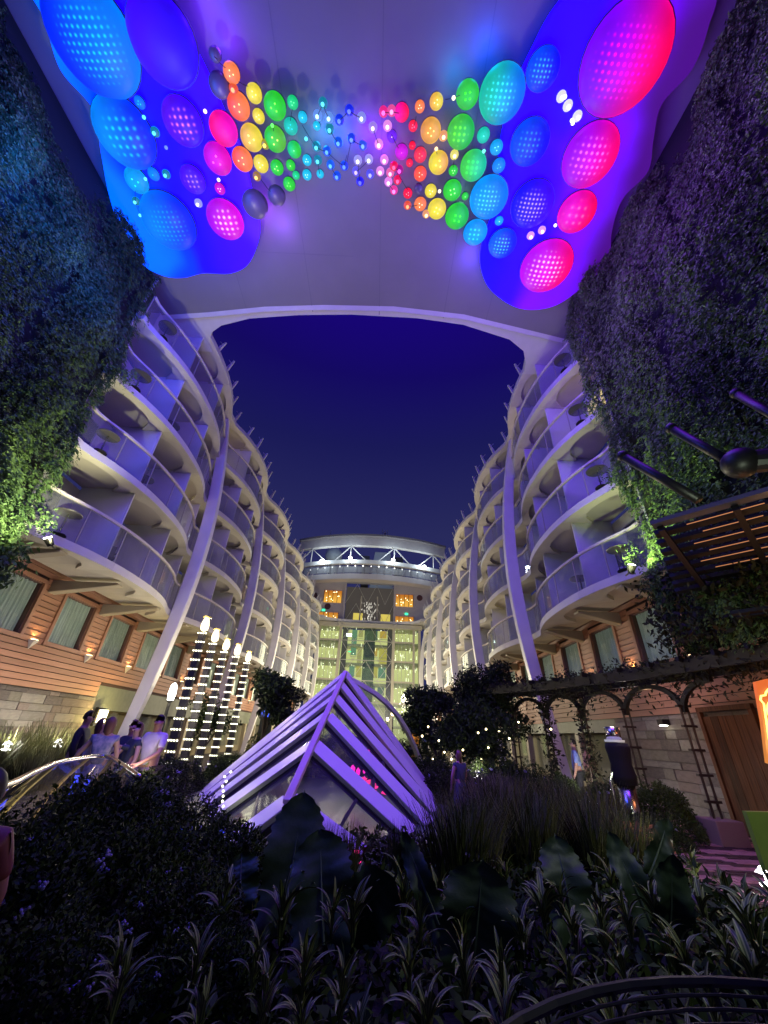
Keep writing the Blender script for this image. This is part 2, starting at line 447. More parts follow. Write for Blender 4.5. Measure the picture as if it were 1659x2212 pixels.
    # ---- stone wall below
    st = node('stone_wall', bld, (xo, 9, 0))
    MB().b2((xo + s * .05, 3, 0), (xo + s * .4, 17 if s < 0 else 15, 2.5)).build('mortar_bed', M_mortar, st)
    if stone_src is None:
        b = bmesh.new(); bmesh.ops.create_cube(b, size=1); bmesh.ops.bevel(b, geom=b.edges[:], offset=.03, segments=1, affect='EDGES')
        me = bpy.data.meshes.new('stone'); b.to_mesh(me); b.free(); me.materials.append(M_stone[0]); stone_src = me
    z = 0.0; r2 = random.Random(3 + s)
    while z < 2.36:
        h = r2.choice([.17, .22, .27]); h = min(h, 2.45 - z); y = 8.6 if s < 0 else 6.2; y -= r2.random() * .5
        yend = 17 if s < 0 else 15
        while y < yend:
            L = min(r2.choice([.45, .6, .8, 1.0]), yend - y + .01)
            o = bpy.data.objects.new('stone', stone_src); COL.objects.link(o); o.parent = st
            o.scale = (.16, L - .010, h - .010); o.location = Vector((xo + s * (.02 + r2.uniform(-.012, .012)), y + L / 2, z + h / 2)) - WLOC(st)
            o.material_slots[0].link = 'OBJECT'; o.material_slots[0].material = r2.choice(M_stone)
            y += L
        z += h
    # ---- shop fronts further along
    ya = 17 if s < 0 else 15
    sh = node('shop_front', bld, (xo, ya, 0))
    Mg = mat('olive_fascia', (.12, .13, .085), .6, var=.1)
    MB().b2((xo + s * .05, ya, 2.05), (xo + s * .4, 58, 2.52 if s > 0 else 2.9)).build('fascia', Mg, sh)
    MB().b2((xo + s * .9, ya, 0), (xo + s * 1.0, 58, 2.1)).build('back_wall', mat('shop_back', (.25, .2, .12), .8), sh)
    pil = MB(); win = MB()
    y = ya
    while y < 57:
        pil.b2((xo - s * .02, y, 0), (xo + s * .25, y + .28, 2.05)); win.b2((xo + s * .3, y + .35, .5), (xo + s * .33, y + 2.6, 2.0)); y += 3.0
    pil.build('pilaster', mat('cream_pilaster', (.42, .36, .24), .6), sh, kind='stuff'); win.build('shop_glass', M_clear, sh, kind='stuff')
    # ---- balcony levels
    Xw = sd['up']
    protos = {}
    def cabin(j, kroof=False):
        n = node('roof_edge' if kroof else 'balcony', bld, (sd['xp'], sd['y0'] + P * j / 3, HB))
        us = [(j + i / NS) / 3 for i in range(NS + 1)]
        g = .006
        us[0] += g / P; us[-1] -= g / P
        Ol = []; In = []
        for i, u in enumerate(us):
            v = i / NS; off = .34 + .8 * abs(2 * v - 1) ** 3.2
            Ol.append(bay_pt(sd, u)); In.append(bay_pt(sd, u, off))
        z0, z1, zr = HB, HB + .245, HB + .12
        slab = MB()
        A = [(x, y, z0) for x, y in Ol]; Bq = [(x, y, z1) for x, y in Ol]; C = [(x, y, z0) for x, y in In]; D = [(x, y, zr) for x, y in In]
        Wl = [(Xw, y, zr) for x, y in Ol]; Wt = [(Xw, y, z1) for x, y in Ol]
        slab.strip(A, Bq); slab.strip(Bq, Wt)
        slab.strip([(x, y, z0 + .002) for x, y in Ol], C)
        for q in (0, -1): slab.add([A[q], Bq[q], Wt[q], Wl[q], D[q], C[q]], [(0, 1, 2, 3, 4, 5)])
        o1 = slab.build('fascia', M_white, n)
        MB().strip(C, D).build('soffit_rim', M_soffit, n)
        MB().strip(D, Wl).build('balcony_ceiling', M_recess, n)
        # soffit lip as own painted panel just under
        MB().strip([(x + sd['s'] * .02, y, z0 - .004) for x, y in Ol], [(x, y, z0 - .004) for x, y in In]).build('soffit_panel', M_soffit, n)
        if kroof: return n
        rl = [(x - sd['s'] * -.06, y, z0 + 1.37) for x, y in Ol]
        hr = MB(); 
        a = [(x - .045, y, z) for x, y, z in rl]; b = [(x + .045, y, z) for x, y, z in rl]; c = [(x + .045, y, z + .075) for x, y, z in rl]; d = [(x - .045, y, z + .075) for x, y, z in rl]
        hr.strip(a, b).strip(b, c).strip(c, d).strip(d, a)
        hr.build('handrail', M_rail, n)
        MB().strip([(x + sd['s'] * .06, y, z1 - .05) for x, y in Ol], [(x, y, z0 + 1.37) for x, y, _ in rl]).build('glass_panel', M_glass, n)
        for i in (0, NS // 2):
            x, y, z = rl[i]
            MB().b2((x - .012, y - .02, z1), (x + .012, y + .02, z0 + 1.37)).build('rail_post', mat('post_grey', (.30, .28, .28), .4), n)
        # divider to neighbour at near end
        x0, yy = Ol[0]
        MB().b2((x0 + sd['s'] * .35, yy - .04 + .05, z1), (x0 + sd['s'] * .42, yy + .06, HB + LV - .01)).build('divider_post', M_part, n)
        MB().b2((x0 + sd['s'] * .42, yy + .0, z1 + .08), (Xw, yy + .04, HB + LV + .12)).build('divider_panel', M_part, n)
        w = P / 3; yb = yy
        bw = MB()
        bw.b2((Xw, yb, z1), (Xw + s * .1, yb + .35, HB + LV)); bw.b2((Xw, yb + 2.25, z1), (Xw + s * .1, yb + w, HB + LV)); bw.b2((Xw, yb + .35, z1 + 2.2), (Xw + s * .1, yb + 2.25, HB + LV))
        bw.build('cabin_wall', M_cabwall, n)
        df = MB()
        for q in (.35, 1.27, 2.19): df.b2((Xw - s * .02, yb + q, z1), (Xw + s * .04, yb + q + .06, z1 + 2.2))
        df.build('door_frame', M_white, n)
        MB().b2((Xw + s * .05, yb + .35, z1), (Xw + s * .07, yb + 2.25, z1 + 2.2)).build('sliding_door', M_doorgl, n)
        return n
    for j in range(3):
        c0 = cabin(j); base = c0.location.copy()
        for b in range(NB):
            for k in range(4):
                c = c0 if (b, k) == (0, 0) else copy_tree(c0, loc=base + Vector((0, P * b, LV * k)), parent=bld)
                if (b * 5 + k * 3 + j * 7 + (s > 0) * 2) % 4 == 1:
                    for ch in c.children:
                        if ch.name.startswith('sliding_door'):
                            ch.material_slots[0].link = 'OBJECT'; ch.material_slots[0].material = M_drape
                if (b * 7 + k * 5 + j * 3 + (s > 0)) % 11 == 0 and not (b == 0 and k == 0):
                    for ch in c.children:
                        if ch.name.startswith('sliding_door'):
                            ch.material_slots[0].link = 'OBJECT'; ch.material_slots[0].material = M_yel
        r0 = cabin(j, True); r0.location.z += 0
        rb = r0.location.copy()
        for b in range(NB):
            c = r0 if b == 0 else copy_tree(r0, loc=rb + Vector((0, P * b, LV * 4)), parent=bld)
        r0.location = rb + Vector((0, 0, LV * 4))
    # ---- bracket arms under first balcony
    br0 = None
    for i in range(19):
        y = sd['y0'] + 1.3 + i * P / 3
        if br0 is None:
            x1 = sd['xp'] - sd['s'] * .2
            br0 = MB().add([(xo, y - .16, 5.25), (xo, y + .16, 5.25), (x1, y + .16, 5.60), (x1, y - .16, 5.60), (xo, y - .16, 5.68), (xo, y + .16, 5.68), (x1, y + .16, 5.68), (x1, y - .16, 5.68)],
                     [(0, 1, 2, 3), (4, 7, 6, 5), (0, 3, 7, 4), (1, 5, 6, 2), (2, 6, 7, 3), (0, 4, 5, 1)]).build('bracket', mat('bracket_tan', (.36, .31, .25), .6), bld, bevel=.03)
            by = y
        else:
            c = br0.copy(); COL.objects.link(c); c.location = br0.location + Vector((0, y - by, 0)); c.parent = bld
    # ---- rib columns
    pr = []
    for i in range(25):
        t = i / 24; z = t * 17.6; bow = math.sin(math.pi * min(1, z / 17.6)); x = (sd['xp'] + s * (.50 if s < 0 else .38)) - s * (.95 if s < 0 else 1.12) * bow
        pr.append((x, z, .12 + .105 * math.sin(math.pi * t) ** .6))
    cm = MB(); yc = sd['y0'] + P - .05
    ring = lambda x, z, r: [(x - r * 1.25, yc - r * .85, z), (x + r * 1.25, yc - r * .85, z), (x + r * 1.25, yc + r * .85, z), (x - r * 1.25, yc + r * .85, z)]
    vs = []; fs = []
    for x, z, r in pr: vs += ring(x, z, r)
    for i in range(24):
        for q in range(4): fs.append((i * 4 + q, i * 4 + (q + 1) % 4, i * 4 + 4 + (q + 1) % 4, i * 4 + 4 + q))
    cm.add(vs, fs)
    c0 = cm.build('rib_column', M_col, bld, bevel=.04)
    for b in range(1, NB):
        c = c0.copy(); COL.objects.link(c); c.parent = bld; c.location = c0.location + Vector((0, P * b, 0))
    # ---- roof fins
    f0 = None
    for i in range(40):
        u = i * .15; y = sd['y0'] + P * u
        x = edge_x(sd, u % 1) + sd['s'] * .1
        if f0 is None:
            fm = MB(); fm.add([(0, -.05, 0), (s * .22, -.05, 0), (s * .22, .05, 0), (0, .05, 0), (-s * .22, -.03, .85), (-s * .14, -.03, .87), (-s * .14, .03, .87), (-s * .22, .03, .85)],
                              [(0, 3, 2, 1), (4, 5, 6, 7), (0, 1, 5, 4), (1, 2, 6, 5), (2, 3, 7, 6), (3, 0, 4, 7)])
            fm.tube([(-s * .16, 0, .55), (s * .12, 0, .95)], .02, 5)
            f0 = fm.build('roof_fin', M_white, world=False); f0.parent = bld; f0.location = Vector((x, y, HB + 4 * LV + .3)) - WLOC(bld)
        else: inst(f0, 'roof_fin', (x, y, HB + 4 * LV + .3), bld, scale=(1, 1, rnd.uniform(.75, 1.1)))

# opening corners (near and far) of the roof ring
op = [(-8.55, 12.2), (-8.45, 11.6), (-8.2, 11.15), (-7.63, 10.78), (-6.27, 10.38), (-4, 10.1), (-1.79, 9.97), (1.0, 9.99), (3.03, 10.19), (5.22, 10.79), (6.03, 11.34), (6.34, 11.95), (6.45, 12.6)]
ZR = HB + 4 * LV
near = thing('roof_ring', 'rounded white roof edge closing the near end of the open sky', 'roof edge', (-1, 9, ZR))
MB().prism([(-11, 12.2)] + op + [(8.6, 12.6), (8.6, 8.6), (-11, 8.6)], ZR - .01, ZR + .32).build('roof_slab', M_white, near)
op2 = [(x, 72.0 - y) for x, y in op]
farr = thing('roof_ring', 'curved slab edge sweeping across below the lounge windows at the far end', 'roof edge', (-1, 62, ZR))
MB().prism([(-11, op2[0][1])] + op2 + [(8.6, op2[-1][1]), (8.6, 64.5), (-11, 64.5)], ZR - .01, ZR + .4).build('roof_slab', M_white, farr)

# ================================================================== CANOPY
ZC = 16.9
ce = [(-11.2, 10.66), (-7.88, 10.27), (-5.4, 9.9), (-2.91, 9.70), (-.01, 9.62), (2.93, 9.82), (5.92, 10.40), (8.7, 10.95)]
cano = thing('canopy', 'smooth pale ceiling canopy overhead with a curved front edge', 'canopy', (-1.2, 0, ZC))
MB().prism([(-14, -14)] + [(-14, 10.9)] + ce + [(12, 11.2), (12, -14)], ZC, ZC + .35).build('ceiling_panel', M_ceil, cano)
lipm = MB()
lipm.strip([(x, y - .02, ZC - .03) for x, y in ce], [(x, y - .22, ZC - .002) for x, y in ce]); lipm.strip([(x, y + .01, ZC + .36) for x, y in ce], [(x, y - .02, ZC - .03) for x, y in ce])
lipm.build('edge_trim', M_white, cano)
seam = MB()
for x in (-6.2, -3.4, -.6, 2.1, 3.9): seam.b2((x - .012, -8, ZC - .004), (x + .012, 9.8, ZC - .001))
seam.b2((-5, 7.55, ZC - .004), (-1.6, 7.565, ZC - .001))
seam.build('seam', mat('seam_grey', (.15, .15, .16), .6), cano, kind='stuff')
for s, x in ((-1, -10.2), (1, 7.9)):
    MB().b2((x - .2, 10.2, 14.4), (x + .2, 10.5, ZC)).build('pier', M_white, cano)

# ================================================================== LIGHT SCULPTURE
ZL = 15.9
def pl(p): return at_z(p[0], p[1], ZL)
scul = thing('light_sculpture', 'rainbow bow tie of glowing bubble lamps spread across the ceiling', 'light sculpture', (-1, 4.5, ZL))
def smooth_loop(pts, n=8):
    o = []; m = len(pts)
    for i in range(m):
        p0, p1, p2, p3 = (np.array(pts[(i + k - 1) % m], float) for k in range(4))
        for t in np.linspace(0, 1, n, endpoint=False):
            o.append(.5 * ((2 * p1) + (-p0 + p2) * t + (2 * p0 - 5 * p1 + 4 * p2 - p3) * t * t + (-p0 + 3 * p1 - 3 * p2 + p3) * t ** 3))
    return o
LP = [(60, -40), (95, 40), (130, 150), (200, 235), (218, 330), (235, 420), (262, 500), (300, 565), (350, 595), (395, 600), (440, 590), (500, 590), (540, 565), (560, 500), (545, 430), (520, 330), (480, 240), (440, 150), (390, 60), (330, 0), (250, -60), (150, -90)]
RP = [(1540, -30), (1530, 60), (1495, 150), (1430, 225), (1412, 300), (1400, 370), (1345, 430), (1322, 500), (1315, 560), (1270, 610), (1200, 660), (1130, 668), (1075, 640), (1045, 600), (1040, 540), (1075, 430), (1080, 320), (1110, 200), (1150, 110), (1200, 20), (1280, -60), (1400, -90)]
def plate(pts, m):
    w = [at_z(a, b, ZL + .55) for a, b in smooth_loop(pts)]
    cxy = sum(w, Vector()) / len(w)
    return MB().prism([(v.x, v.y) for v in w], ZL + .55, ZL + .78).build('backlit_panel', m, scul)
def gl2(name, stops, axis, lo, hi, s):
    m = bpy.data.materials.new(name); m.use_nodes = True; n = m.node_tree; p = n.nodes['Principled BSDF']
    p.inputs['Base Color'].default_value = (.01, .01, .02, 1); p.inputs['Specular IOR Level'].default_value = .1; p.inputs['Roughness'].default_value = .6
    t = n.nodes.new('ShaderNodeTexCoord'); sp = n.nodes.new('ShaderNodeSeparateXYZ'); n.links.new(t.outputs['Object'], sp.inputs[0])
    nz = n.nodes.new('ShaderNodeTexNoise'); nz.inputs['Scale'].default_value = .35; n.links.new(t.outputs['Object'], nz.inputs[0])
    cmb = n.nodes.new('ShaderNodeMath'); cmb.operation = 'MULTIPLY_ADD'; cmb.inputs[1].default_value = 3.2; n.links.new(nz.outputs[0], cmb.inputs[0])
    n.links.new(sp.outputs[axis], cmb.inputs[2])
    mr = n.nodes.new('ShaderNodeMapRange'); mr.inputs[1].default_value = lo + 1.6; mr.inputs[2].default_value = hi + 1.6
    n.links.new(cmb.outputs[0], mr.inputs[0])
    cr = n.nodes.new('ShaderNodeValToRGB'); n.links.new(mr.outputs[0], cr.inputs[0]); cr.color_ramp.interpolation = 'EASE'
    el = cr.color_ramp.elements
    el[0].position = stops[0][0]; el[0].color = (*s2l(stops[0][1]), 1); el[1].position = stops[-1][0]; el[1].color = (*s2l(stops[-1][1]), 1)
    for q, c in stops[1:-1]: x = el.new(q); x.color = (*s2l(c), 1)
    n.links.new(cr.outputs[0], p.inputs['Emission Color']); p.inputs['Emission Strength'].default_value = s
    MATS[name] = m; return m
PLS = 3.2
plate(LP, gl2('left_panel_glow', [(0, (0, 70, 235)), (.25, (0, 30, 250)), (.45, (12, 0, 255)), (.75, (34, 0, 250)), (1, (60, 22, 220))], 0, -8.2, -3.0, PLS))
plate(RP, gl2('right_panel_glow', [(0, (0, 45, 245)), (.2, (8, 0, 255)), (.5, (26, 0, 255)), (.72, (75, 4, 190)), (1, (42, 5, 80))], 0, 2.6, 8.3, PLS))
# bubbles: (px, py, rx, colour, second colour, led grid count, led colour)
OR, RO, YE, AM, GR, TG, CY, BL, MG, PK, VI = (255, 130, 60), (255, 85, 45), (235, 215, 40), (235, 175, 60), (40, 205, 25), (20, 205, 120), (20, 190, 235), (10, 70, 255), (240, 10, 200), (255, 10, 110), (110, 30, 240)
big = [(185, 95, 92, (0, 40, 255), (0, 120, 255), 11, CY), (257, 300, 62, (0, 130, 250), (0, 40, 255), 6, CY), (285, 402, 24, (0, 150, 240), None, 2, CY), (355, 492, 56, (0, 120, 255), (0, 40, 255), 9, (0, 140, 255)),
       (340, 100, 72, (60, 0, 255), (40, 0, 255), 0, PK), (385, 275, 42, (80, 0, 240), (60, 0, 255), 5, (255, 120, 230)), (475, 290, 30, (255, 0, 130), (240, 0, 190), 0, PK), (463, 355, 29, (190, 0, 225), (230, 0, 190), 2, (255, 90, 220)),
       (480, 488, 39, (170, 0, 235), (225, 0, 230), 5, (255, 235, 255)), (408, 400, 26, (70, 0, 250), None, 4, (190, 130, 255)), (468, 420, 11, (200, 0, 200), None, 2, (255, 230, 255)),
       (290, 232, 11, (0, 110, 255), None, 2, CY), (322, 388, 12, (0, 120, 255), None, 1, CY),
       (545, 455, 27, (92, 80, 140), (80, 65, 150), 0, None), (592, 436, 19, (98, 92, 130), None, 0, None), (465, 195, 22, (95, 75, 165), None, 0, None), (455, 127, 13, (75, 65, 110), None, 0, None),
       (492, 167, 18, OR, None, 2, (255, 220, 140)), (508, 240, 24, RO, OR, 2, (255, 190, 120)), (542, 212, 17, YE, None, 2, (255, 255, 150)), (552, 262, 13, YE, None, 2, (255, 255, 160)), (537, 309, 24, AM, YE, 2, (255, 250, 120)),
       (517, 356, 22, RO, OR, 2, (255, 190, 120)), (558, 366, 16, YE, None, 2, (255, 255, 160)), (588, 240, 24, GR, None, 2, (120, 255, 60)), (589, 312, 23, GR, (90, 190, 40), 2, (200, 255, 90)), (593, 374, 14, GR, None, 2, (190, 255, 120)),
       (627, 232, 12, TG, None, 2, (120, 255, 160)), (623, 284, 15, (20, 190, 170), None, 2, CY), (631, 335, 15, TG, GR, 1, (120, 255, 160)), (623, 369, 10, GR, None, 1, (190, 255, 120)), (635, 391, 8, TG, None, 1, CY), (620, 410, 13, GR, None, 2, (120, 255, 80)),
       (649, 264, 10, CY, None, 1, (150, 255, 255)), (659, 358, 10, CY, None, 2, (190, 240, 255)), (659, 390, 10, CY, None, 2, (190, 240, 255)), (680, 283, 8, CY, None, 1, (190, 240, 255)), (688, 388, 8, CY, None, 1, (190, 240, 255))]
TR = [(155, 482, 22, OR, None, 2, (255, 230, 180)), (75, 508, 33, (250, 10, 170), (255, 10, 60), 1, PK), (125, 567, 20, (255, 30, 60), None, 2, (255, 120, 160)), (32, 612, 22, VI, None, 1, (255, 220, 255)), (75, 680, 28, (200, 20, 215), None, 1, (220, 90, 255)),
      (122, 652, 15, (255, 20, 40), None, 1, (255, 90, 90)), (157, 693, 28, (240, 50, 70), None, 2, (255, 120, 100)), (110, 728, 15, (255, 30, 60), None, 1, (255, 120, 120)), (157, 775, 28, RO, None, 2, (255, 190, 160)), (102, 860, 20, (255, 20, 50), None, 2, (255, 150, 160)),
      (157, 907, 27, OR, None, 2, (255, 240, 200)), (228, 460, 30, AM, YE, 2, (255, 250, 170)), (203, 587, 45, (225, 150, 60), AM, 3, (255, 210, 110)), (237, 727, 43, YE, AM, 2, (255, 255, 100)), (203, 850, 26, YE, None, 2, (255, 255, 200)), (230, 928, 40, YE, None, 3, (255, 255, 120)),
      (365, 430, 50, (50, 195, 60), GR, 3, (60, 255, 0)), (335, 595, 60, (70, 195, 50), (30, 190, 60), 4, (120, 255, 20)), (302, 762, 20, GR, None, 2, (200, 255, 160)), (298, 847, 40, GR, None, 3, (150, 255, 120)), (354, 873, 15, GR, None, 1, (150, 255, 120)), (318, 960, 51, GR, (20, 190, 60), 3, (60, 255, 20)),
      (390, 740, 57, (60, 205, 60), (20, 200, 150), 4, (50, 240, 60)), (435, 607, 28, (20, 200, 170), None, 1, (100, 255, 255)), (492, 660, 28, (10, 160, 240), None, 2, (120, 240, 255)), (502, 740, 28, (10, 130, 250), None, 2, (60, 170, 255)),
      (517, 430, 100, (20, 190, 160), (0, 110, 250), 7, (60, 225, 255)), (458, 880, 83, (0, 150, 250), (0, 120, 250), 7, (90, 215, 255)), (503, 980, 18, (0, 160, 250), None, 1, (190, 230, 255)), (398, 1030, 52, (0, 150, 250), None, 4, (60, 215, 255)), (518, 1078, 60, (0, 90, 255), (10, 30, 255), 6, (90, 225, 255)),
      (698, 320, 72, (0, 70, 255), (10, 10, 255), 6, (60, 190, 255)), (640, 640, 84, (0, 70, 250), (10, 10, 250), 6, (40, 140, 255)), (650, 910, 92, (20, 10, 255), (60, 0, 250), 8, (225, 190, 255)), (1060, 280, 188, (120, 0, 250), (255, 0, 90), 10, (255, 0, 200)), (905, 700, 118, (160, 0, 245), (255, 0, 120), 7, (255, 120, 235)),
      (845, 945, 82, (235, 0, 200), (255, 0, 90), 4, (255, 90, 120)), (710, 1180, 112, (190, 0, 250), (255, 0, 120), 8, (255, 235, 255)), (150, 840, 18, (110, 90, 100), None, 0, None)]
big += [(829.5 + a * .5, b * .5, c * .5, d, f, gg, h) for a, b, c, d, f, gg, h in TR]
def domemat(name, c, c2, r, n, lc, ox, s_=1.0):
    m = bpy.data.materials.new(name); m.use_nodes = True; N = m.node_tree; p = N.nodes['Principled BSDF']; L = N.links
    p.inputs['Base Color'].default_value = (.02, .02, .03, 1); p.inputs['Roughness'].default_value = .4; p.inputs['Specular IOR Level'].default_value = .2
    t = N.nodes.new('ShaderNodeTexCoord'); sp = N.nodes.new('ShaderNodeSeparateXYZ'); L.new(t.outputs['Object'], sp.inputs[0])
    def M_(op, a, b=None, c_=None, clamp=False):
        q = N.nodes.new('ShaderNodeMath'); q.operation = op; q.use_clamp = clamp
        for k, v in enumerate((a, b, c_)):
            if v is None: continue
            if isinstance(v, (int, float)): q.inputs[k].default_value = v
            else: L.new(v, q.inputs[k])
        return q.outputs[0]
    X, Y = sp.outputs[0], sp.outputs[1]
    mr = N.nodes.new('ShaderNodeMapRange'); mr.interpolation_type = 'SMOOTHSTEP'; mr.inputs[1].default_value = -r * .75; mr.inputs[2].default_value = r * .85; L.new(X, mr.inputs[0])
    mx = N.nodes.new('ShaderNodeMix'); mx.data_type = 'RGBA'; mx.inputs[6].default_value = (*c, 1); mx.inputs[7].default_value = (*(c2 or c), 1); L.new(mr.outputs[0], mx.inputs[0])
    lens = M_('DIVIDE', M_('SQRT', M_('ADD', M_('MULTIPLY', X, X), M_('MULTIPLY', Y, Y))), r)
    # a frosted shell is brightest over its lamps and falls off toward the rim
    nzt = N.nodes.new('ShaderNodeTexNoise'); nzt.inputs['Scale'].default_value = 1.2 / r; L.new(t.outputs['Object'], nzt.inputs[0])
    shell = M_('ADD', M_('MULTIPLY', M_('SUBTRACT', 1.0, M_('MULTIPLY', lens, lens)), .45), M_('ADD', .42, M_('MULTIPLY', nzt.outputs[0], .5)))
    rimb = M_('MULTIPLY', M_('POWER', lens, 14.0), .35)
    shell = M_('MULTIPLY', M_('ADD', shell, rimb), s_)
    base = N.nodes.new('ShaderNodeVectorMath'); base.operation = 'SCALE'; L.new(mx.outputs[2], base.inputs[0]); L.new(shell, base.inputs[3])
    fin = base.outputs[0]
    if n:
        st = 2 * r * .70 / n
        fx = M_('SUBTRACT', M_('FRACT', M_('ADD', M_('DIVIDE', M_('SUBTRACT', X, ox), st), 20.5)), .5); fy = M_('SUBTRACT', M_('FRACT', M_('ADD', M_('DIVIDE', Y, st), 20.5)), .5)
        d2 = M_('ADD', M_('MULTIPLY', fx, fx), M_('MULTIPLY', fy, fy))
        spot_ = M_('POWER', 2.718, M_('MULTIPLY', d2, -26.0))
        cx_ = M_('SUBTRACT', X, ox); rr_ = M_('DIVIDE', M_('SQRT', M_('ADD', M_('MULTIPLY', cx_, cx_), M_('MULTIPLY', Y, Y))), r)
        mk = N.nodes.new('ShaderNodeMapRange'); mk.interpolation_type = 'SMOOTHSTEP'; mk.inputs[1].default_value = .78; mk.inputs[2].default_value = .35; mk.inputs[3].default_value = 0; mk.inputs[4].default_value = 1; L.new(rr_, mk.inputs[0])
        k = M_('MULTIPLY', M_('MULTIPLY', spot_, mk.outputs[0]), 1.3)
        le = N.nodes.new('ShaderNodeVectorMath'); le.operation = 'SCALE'; le.inputs[0].default_value = lc; L.new(k, le.inputs[3])
        ad = N.nodes.new('ShaderNodeVectorMath'); ad.operation = 'ADD'; L.new(fin, ad.inputs[0]); L.new(le.outputs[0], ad.inputs[1]); fin = ad.outputs[0]
    L.new(fin, p.inputs['Emission Color']); p.inputs['Emission Strength'].default_value = 1.0
    MATS[name] = m; return m
def dome(i, px, py, rx, c, c2, n, lc):
    lit = lc is not None
    ctr = pl((px, py)); r = (pl((px + rx, py)) - pl((px - rx, py))).x / 2
    zc = ZL + .30 + (.12 if r > .5 else .1)
    hgt = r * .42
    prof = [(r * math.cos(a), -hgt * math.sin(a)) for a in np.linspace(0, math.pi / 2 - .02, 8)]
    name = 'bubble_lamp'
    b = MB().lathe([(r * .97, .05)] + prof, (ctr.x, ctr.y, zc), n=28 if r > .25 else 18)
    # object coords are relative to the thing, so gradients span this dome
    key = f'bubble_{i}'
    off = ctr.x - scul.location.x
    sgn = 1 if px > 829 else -1
    if lit: m = domemat(key, s2l(c), s2l(c2) if c2 else None, r, n if n >= 4 and r > .3 else 0, s2l(lc), -sgn * r * .12, 1.15)
    else: m = mat('unlit_bubble', (.13, .12, .15), .3)
    o = b.build(name, m, scul, smooth=True, loc=Vector((ctr.x, ctr.y, zc)) - scul.location)
    MB().lathe([(r * 1.0, .0), (r * 1.02, .0), (r * 1.02, .06), (r * 1.0, .06)], (ctr.x, ctr.y, zc), n=28 if r > .25 else 18).build('rim', mat('bubble_rim', (.05, .05, .08), .4), o, world=True)
    if n and not (n >= 4 and r > .3):
        L = MB(); pts = []
        if n <= 3 or r < .22:
            k = [1, 1, 3, 4][min(3, n)]; rr = r * (.28 if k > 1 else 0); ls = max(.014, r * .09)
            for q in range(k): a = q * 2 * math.pi / k + i; pts.append((rr * math.cos(a), rr * math.sin(a)))
        else:
            st_ = 2 * r * .80 / n; ls = min(.055, st_ * .22)
            ox = -sgn * r * .08
            for ax in range(n):
                for ay in range(n):
                    x, y = (ax - (n - 1) / 2) * st_ * .86, (ay - (n - 1) / 2) * st_ * .86
                    if math.hypot(x, y) < r * .62: pts.append((x + ox, y))
        for x, y in pts:
            q = 1 - (x * x + y * y) / (r * r); zz = -hgt * math.sqrt(max(0, q))
            L.ico((ctr.x + x, ctr.y + y, zc + zz), ls, 1, (1, 1, .5))
        L.build('led_grid', glow('led_%d_%d_%d' % lc, s2l(lc), 1.6 if r > .4 else 2.2), o, kind='stuff')
    return ctr, r, zc
DOM = [dome(i, *b) for i, b in enumerate(big)]
small = [(497, 202, OR), (437, 248, (255, 200, 255)), (567, 323, YE), (584, 279, GR), (549, 393, AM), (467, 397, (255, 220, 255)), (421, 451, (230, 230, 255)), (303, 261, CY), (325, 296, CY), (352, 327, BL), (350, 388, CY), (307, 395, CY), (284, 446, CY), (296, 474, CY), (338, 122, PK),
         (658, 308, CY), (680, 328, CY), (683, 358, CY), (694, 233, CY), (707, 265, (150, 220, 255)), (682, 260, (150, 220, 255)), (709, 290, CY), (728, 319, (10, 120, 255)), (703, 338, (10, 120, 255)), (711, 368, (10, 140, 255)), (725, 392, (10, 110, 255)), (741, 370, (10, 90, 255)),
         (730, 270, (10, 80, 255)), (752, 249, (20, 60, 255)), (757, 311, (20, 90, 255)), (779, 265, (200, 210, 255)), (782, 325, (60, 120, 255)), (771, 358, (235, 225, 255)), (795, 356, (235, 225, 255)), (767, 382, (150, 130, 255)), (798, 388, (120, 120, 255)), (776, 404, (10, 30, 255)),
         (804, 286, (235, 190, 255)), (817, 323, (255, 210, 255)), (827, 252, (255, 60, 200)), (829, 357, (255, 200, 255)), (820, 382, (255, 210, 255)), (845, 250, (255, 120, 230)), (836, 283, (255, 210, 255)), (850, 371, PK), (842, 385, (255, 150, 240)), (838, 405, (255, 200, 255)), (858, 401, PK), (850, 423, (255, 90, 230)), (862, 379, MG),
         (880, 456, OR), (981, 219, (255, 245, 190)), (959, 305, (255, 235, 150)), (943, 330, (255, 200, 130)), (983, 346, (255, 245, 160)), (950, 422, (255, 235, 170)), (921, 475, (255, 235, 150)), (1047, 335, (60, 220, 200)),
         (1219, 219, (255, 250, 255)), (1225, 217, (255, 250, 255)), (1233, 239, (255, 250, 255)), (1240, 268, (255, 250, 255)), (1254, 262, (255, 250, 255)), (1242, 274, (255, 250, 255)), (1175, 510, (255, 240, 255)), (1203, 496, (255, 240, 255)), (1150, 522, (255, 240, 255))]
M_wire = mat('cable_black', (.02, .02, .03), .5)
bp_ = []
for i, (px, py, c) in enumerate(small):
    p = pl((px, py)); bp_.append(p)
    cc = s2l(c)
    b = MB().ico((p.x, p.y, p.z + .28), .048, 2)
    o = b.build('bulb', glow('bulb_%d_%d_%d' % c, tuple(.93 * v + .07 for v in cc), 2.6), scul, smooth=True)
    if i % 2 == 0 or 15 < i < 50:
        MB().lathe([(.10, .46), (.125, .40), (.105, .34), (.05, .33)], (p.x, p.y, p.z), n=14).build('socket', glow('socket_%d_%d_%d' % c, tuple(v * (.7 if v < .9 else 1) ** 2 for v in cc), .8), o, smooth=True)  # socket glows in the bulb colour to paint a halo around it
wires = MB()
def wire(a, b):
    a, b = pl(a), pl(b); mid = (a + b) / 2 - Vector((0, 0, .02)); wires.tube([a + Vector((0, 0, .34)), mid + Vector((0, 0, .32)), b + Vector((0, 0, .34))], .009, 5)
